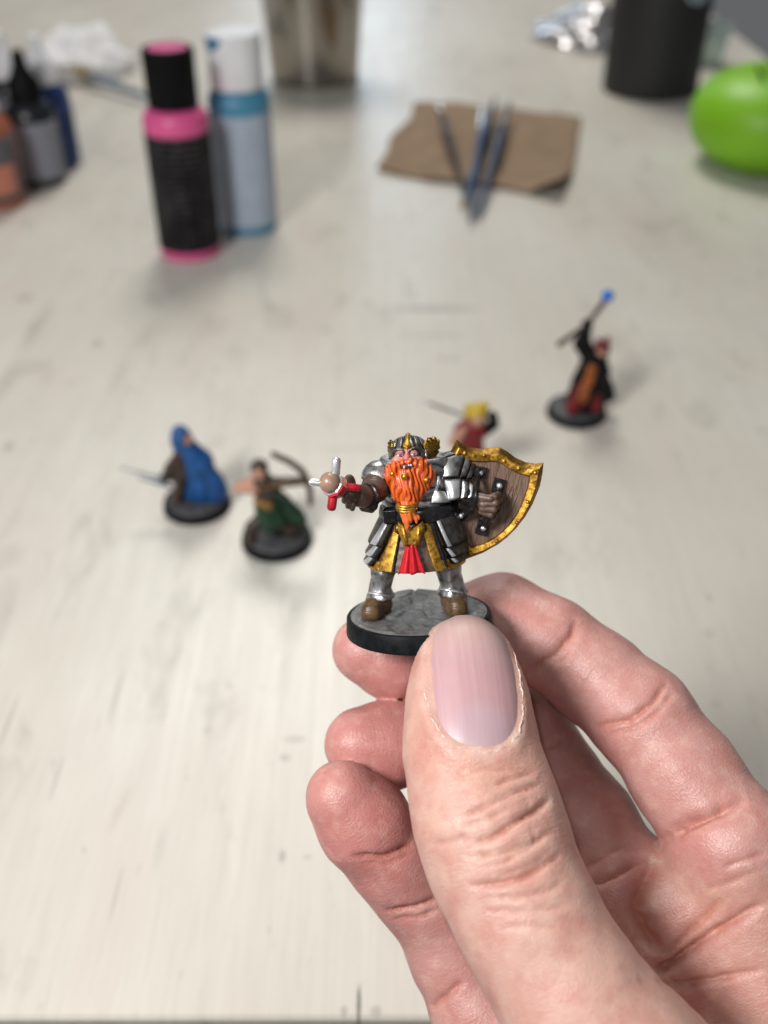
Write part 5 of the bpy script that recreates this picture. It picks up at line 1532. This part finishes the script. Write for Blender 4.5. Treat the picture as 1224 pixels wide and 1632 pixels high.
# hooded rogue in blue, blades swept out to one side
t = figurine('blue hooded cloaked figurine with thin blades swept out sideways', -72.5, 314.6)
fpart(t, 'cloak', [cap((-2.6, 0.0, 29.5), (1.0, 0.4, 20), 3.6, 6.0, ((0, 1, 0), 0.75)), cap((1.0, 0.4, 20), (3.8, 0.6, 8), 6.0, 7.4, ((0, 1, 0), 0.6)), cap((3.8, 0.6, 8), (5.0, 0.6, 6), 7.4, 6.4, ((0, 1, 0), 0.6)),
                   cap((-1, 2, 22), (-7, 2, 13), 3.6, 2.6, ((0, 1, 0), 0.5)), cap((-7, 2, 13), (-13.5, 1, 12.5), 2.4, 1.0, ((0, 1, 0), 0.5))], F_BLUE, 2.0, folds=0.5)
fpart(t, 'hood', cut(join([ell((-2.7, 0, 31.6), (3.2, 3.5, 3.6)), cap((-3.2, 1.5, 33), (-2.2, 2.2, 30), 2.2, 2.8)], 0.8), ell((0.2, -2.2, 31.4), (2.2, 2.4, 2.6)), 0.4), F_BLUE)
fpart(t, 'face', [ell((-0.9, -0.9, 31.4), (1.9, 1.9, 2.2)), ell((1.0, -1.6, 31.2), (0.5, 0.5, 0.5))], F_SKIN, 0.4)
fpart(t, 'tunic', [cap((-3.5, -1.8, 22), (-4.6, -2.2, 15), 2.4, 2.8)], F_BROWN)
fpart(t, 'arm', [cap((-3.8, -2.6, 25), (-7.6, -3.4, 20), 1.7, 1.5), cap((-7.6, -3.4, 20), (-10, -4, 15.5), 1.5, 1.2)], F_BROWN)
fpart(t, 'leg', [cap((-4.4, -1.8, 14), (-6.2, -2, 8), 1.9, 1.6), cap((-6.2, -2, 8), (-6.4, -2, 4), 1.6, 1.5), cap((-6.4, -2, 4), (-7.4, -4, 4), 1.4, 1.2)], F_BROWN)
fpart(t, 'leg', [cap((-1, -1.0, 13), (3.6, -1, 8), 1.9, 1.6), cap((3.6, -1, 8), (6.2, 0, 4), 1.5, 1.4), cap((6.2, 0, 4), (8.0, -1.6, 4), 1.3, 1.1)], F_BROWN)
mk('blade', *tube([(-9.0, -4, 15.2), (-10.6, -4, 15.6), (-24, -3.5, 19.6), (-27, -3.4, 20.5)], [0.5, 1.0, 0.8, 0.15], 8, 0.35), F_GREY, t)
mk('blade', *tube([(-7.5, -4.6, 12.2), (-9.0, -4.6, 12.8), (-17, -4.6, 15.6), (-20, -4.5, 16.6)], [0.5, 0.9, 0.7, 0.15], 8, 0.35), F_BLUE, t)

# kneeling archer in green drawing a bow
t = figurine('green cloaked archer figurine drawing a curved bow', -39.7, 292.7)
fpart(t, 'cloak', [cap((-3.5, 1.6, 26), (-1.0, 2.5, 16), 3.4, 5.0, ((0, 1, 0), 0.6)), cap((-1, 2.5, 16), (5, 3, 9), 4.8, 5.2, ((0, 1, 0), 0.6)), cap((5, 3, 9), (9.5, 2.5, 8), 3.6, 1.6, ((0, 1, 0), 0.6))], F_GREEN, 1.8, folds=0.5)
fpart(t, 'tunic', [cap((-3.4, -0.5, 27), (-3.4, -1.6, 19), 3.0, 2.8)], F_BROWN)
fpart(t, 'belt', [cap((-5.2, -3.2, 20.5), (-1.8, -3.8, 19), 1.3, 1.3)], F_OCHRE)
fpart(t, 'skirt', [cap((-3.0, -1.6, 18), (-1.4, -2.8, 12), 3.4, 4.2)], F_GREEN, folds=0.4)
fpart(t, 'head', [ell((-4.2, -0.6, 32), (2.3, 2.5, 2.7))], F_SKIN)
fpart(t, 'hair', cut(join([ell((-4.2, 0.2, 32.6), (2.7, 2.9, 2.9)), cap((-4.4, 1.6, 32), (-4.6, 2.4, 27), 2.2, 1.8)], 0.6), ell((-4.0, -2.9, 31.4), (1.9, 2.0, 2.1)), 0.3), F_BROWN)
fpart(t, 'arm', [cap((-5.6, 0, 27.2), (-12.2, -0.4, 24.6), 1.6, 1.35), cap((-12.2, -0.4, 24.6), (-6.8, -2.8, 25.4), 1.35, 1.1), ell((-6.2, -3, 25.6), (1.3, 1.2, 1.2))], F_SKIN, 0.5)
fpart(t, 'arm', [cap((-1.4, -0.4, 27), (5, -2.4, 28.4), 1.6, 1.35), cap((5, -2.4, 28.4), (11.6, -4, 30.2), 1.3, 1.1), ell((12.0, -4, 30.4), (1.3, 1.3, 1.3))], F_BROWN, 0.5)
fpart(t, 'leg', [cap((-4, -1.5, 13), (-8.4, -4, 9.5), 2.1, 1.8), cap((-8.4, -4, 9.5), (-8.8, -3.4, 4), 1.7, 1.4), cap((-8.8, -3.4, 4), (-9.2, -6, 4), 1.3, 1.1)], F_BROWN)
fpart(t, 'leg', [cap((-1, -1.5, 12), (5.0, -2, 6.5), 2.1, 1.8), cap((5, -2, 6.5), (8.6, 1.6, 4.6), 1.6, 1.4)], F_BROWN)
mk('bow', *tube([(0.6, 0.2, 39.6), (1.4, -0.2, 38.6), (7.0, -2.0, 36.8), (11.2, -3.4, 33.8), (12.6, -4.0, 30.6), (13.6, -4.2, 26.5), (13.6, -4.2, 21), (13.2, -4.2, 19.2)], [0.5, 1.15, 1.2, 1.25, 1.3, 1.15, 1.0, 0.5], 10), F_BROWN, t)
mk('bowstring', *tube([(0.8, 0.2, 39.2), (-5.8, -3.6, 26.0), (13.2, -4.2, 19.4)], [0.14, 0.14, 0.14], 6), F_GREY, t)
mk('arrow', *tube([(-6.0, -3.8, 26.0), (12.4, -4.8, 31.0), (16.5, -5.0, 32.2)], [0.26, 0.26, 0.1], 6), F_OCHRE, t)

# yellow-haired warrior with a sword over the shoulder, half hidden behind the held figurine
t = figurine('yellow haired figurine in red with a sword held over the shoulder', 35.0, 331.0)
fpart(t, 'tunic', [cap((-1.6, 0, 24), (-0.6, 0, 14), 4.8, 4.2, ((0, 1, 0), 0.75)), cap((-5, 0, 24), (3.5, 0, 24.5), 2.6, 2.4)], F_RED, 1.5, folds=0.3)
fpart(t, 'skirt', [cap((-0.6, 0, 14), (0, 0, 10), 4.4, 5.2, ((0, 1, 0), 0.8))], F_BROWN, folds=0.5)
fpart(t, 'head', [ell((1.0, -1.2, 30.6), (2.7, 2.8, 3.1)), cap((0.6, -0.6, 28), (0, 0, 25), 1.8, 1.8), ell((1.2, -3.9, 30.4), (0.5, 0.6, 0.6))], F_SKIN, 0.5)
fpart(t, 'hair', cut(join([ell((0.8, 0.2, 32.2), (3.6, 3.5, 3.2)), cap((2.6, 0.5, 33.8), (3.4, 1.2, 35.0), 1.8, 1.0), cap((-1.2, 0.6, 33.6), (-2.8, 1, 33.6), 1.8, 1.2), cap((-1.6, 1.8, 31), (-2.6, 2, 28.5), 1.8, 1.0)], 0.7), ell((1.4, -3.3, 30.2), (2.2, 2.2, 2.6)), 0.3), F_YELLOW, h=0.28, folds=0.2)
fpart(t, 'arm', [cap((-5.2, 0, 24.4), (-7.6, -1.5, 20), 2.0, 1.7), cap((-7.6, -1.5, 20), (-5.2, -3.4, 25.5), 1.6, 1.3)], F_SKIN, 0.5)
fpart(t, 'arm', [cap((4.2, 0, 24.4), (7.2, -1.0, 27.5), 2.0, 1.6), cap((7.2, -1.0, 27.5), (6.6, -1.8, 31.2), 1.5, 1.3), ell((6.5, -1.8, 31.8), (1.4, 1.4, 1.4))], F_BLACK, 0.5)
fpart(t, 'leg', [cap((-1.8, 0, 12), (-4.2, -1, 4.2), 2.3, 1.7), cap((-4.2, -1, 4.2), (-5, -3.4, 4), 1.5, 1.2)], F_BROWN)
fpart(t, 'leg', [cap((1.8, 0, 12), (4.2, 0.6, 4.2), 2.3, 1.7), cap((4.2, 0.6, 4.2), (5, -1.6, 4), 1.5, 1.2)], F_BROWN)
mk('sword', *tube([(2.0, 2.8, 26.5), (-2.6, 2.8, 28.6), (-5.4, 2.8, 29.6), (-17.5, 3.2, 34.4), (-20.5, 3.2, 35.6)], [0.5, 0.55, 1.15, 0.95, 0.2], 10, 0.4), F_GREY, t)

# robed wizard raising a staff with a blue gem
t = figurine('dark robed wizard figurine raising a staff with blue gem', 85.0, 382.6)
fpart(t, 'robe', [cap((4.8, 0, 27), (3.8, 0, 16), 4.2, 5.4, ((0, 1, 0), 0.8)), cap((3.8, 0, 16), (3.4, 0, 6.5), 5.4, 7.2, ((0, 1, 0), 0.8)), cap((5, 1.5, 12), (14, 3, 7.5), 3.6, 1.8, ((0, 1, 0), 0.55)), cap((6.5, 1.6, 22), (11, 2.4, 11), 2.8, 3.0, ((0, 1, 0), 0.5))], F_BLACK, 1.8, folds=0.5, fat=1.3)
fpart(t, 'sash', [cap((3.6, -3.6, 25), (2.6, -4.3, 18), 1.3, 1.5, ((0, 1, 0), 0.6)), cap((2.6, -4.3, 18), (0.6, -5.6, 11), 1.5, 1.5, ((0, 1, 0), 0.5))], F_ORANGE, folds=0.3, fat=0.9)
fpart(t, 'robe_lining', [cap((0.2, -3.6, 15), (-2.4, -5.0, 6.8), 2.0, 2.8, ((0, 1, 0), 0.6)), cap((6.2, -4.0, 12), (6.8, -5.2, 6.6), 1.3, 2.0, ((0, 1, 0), 0.6))], F_RED, folds=0.3, fat=0.9)
fpart(t, 'head', [ell((7.0, -0.6, 31.6), (2.3, 2.5, 2.8)), cap((6.2, -0.2, 29), (5.2, 0, 26), 1.7, 1.9)], F_SKIN, 0.5)
fpart(t, 'hood', cut(join([ell((7.4, 0.2, 32.4), (2.9, 3.1, 3.1)), cap((8.4, 0.8, 34), (9.6, 1.2, 36.4), 1.4, 0.5), cap((6.0, 0.4, 34), (5.4, 0.6, 36.2), 1.3, 0.5)], 0.6), ell((6.6, -3, 31), (1.9, 2.0, 2.2)), 0.3), F_RED)
fpart(t, 'arm', [cap((3.2, -0.4, 27.6), (-1.6, -1.2, 35.5), 2.4, 2.6, ((0, 1, 0), 0.8)), cap((-1.6, -1.2, 35.5), (-0.4, -1.2, 43.2), 2.4, 1.0), ell((-0.5, -1.2, 44.4), (1.3, 1.3, 1.4))], F_BLACK, 0.7, fat=1.0)
fpart(t, 'arm', [cap((7.4, 0, 27.2), (9.6, -2, 22.5), 2.0, 1.8), cap((9.6, -2, 22.5), (6.8, -4.6, 20.5), 1.7, 1.1)], F_BLACK, 0.5)
st_ = mk('staff', *tube([(-12.2, -2, 34.6), (-11.6, -2, 35.2), (-0.6, -1.6, 44.3), (5.2, -1.2, 54.6), (5.7, -1.2, 55.6)], [0.6, 1.2, 1.0, 1.2, 0.7], 10), F_BROWN, t)
mk('gem', *ball((6.3, -1.1, 57.0), 2.6, 10), F_ORB, st_)
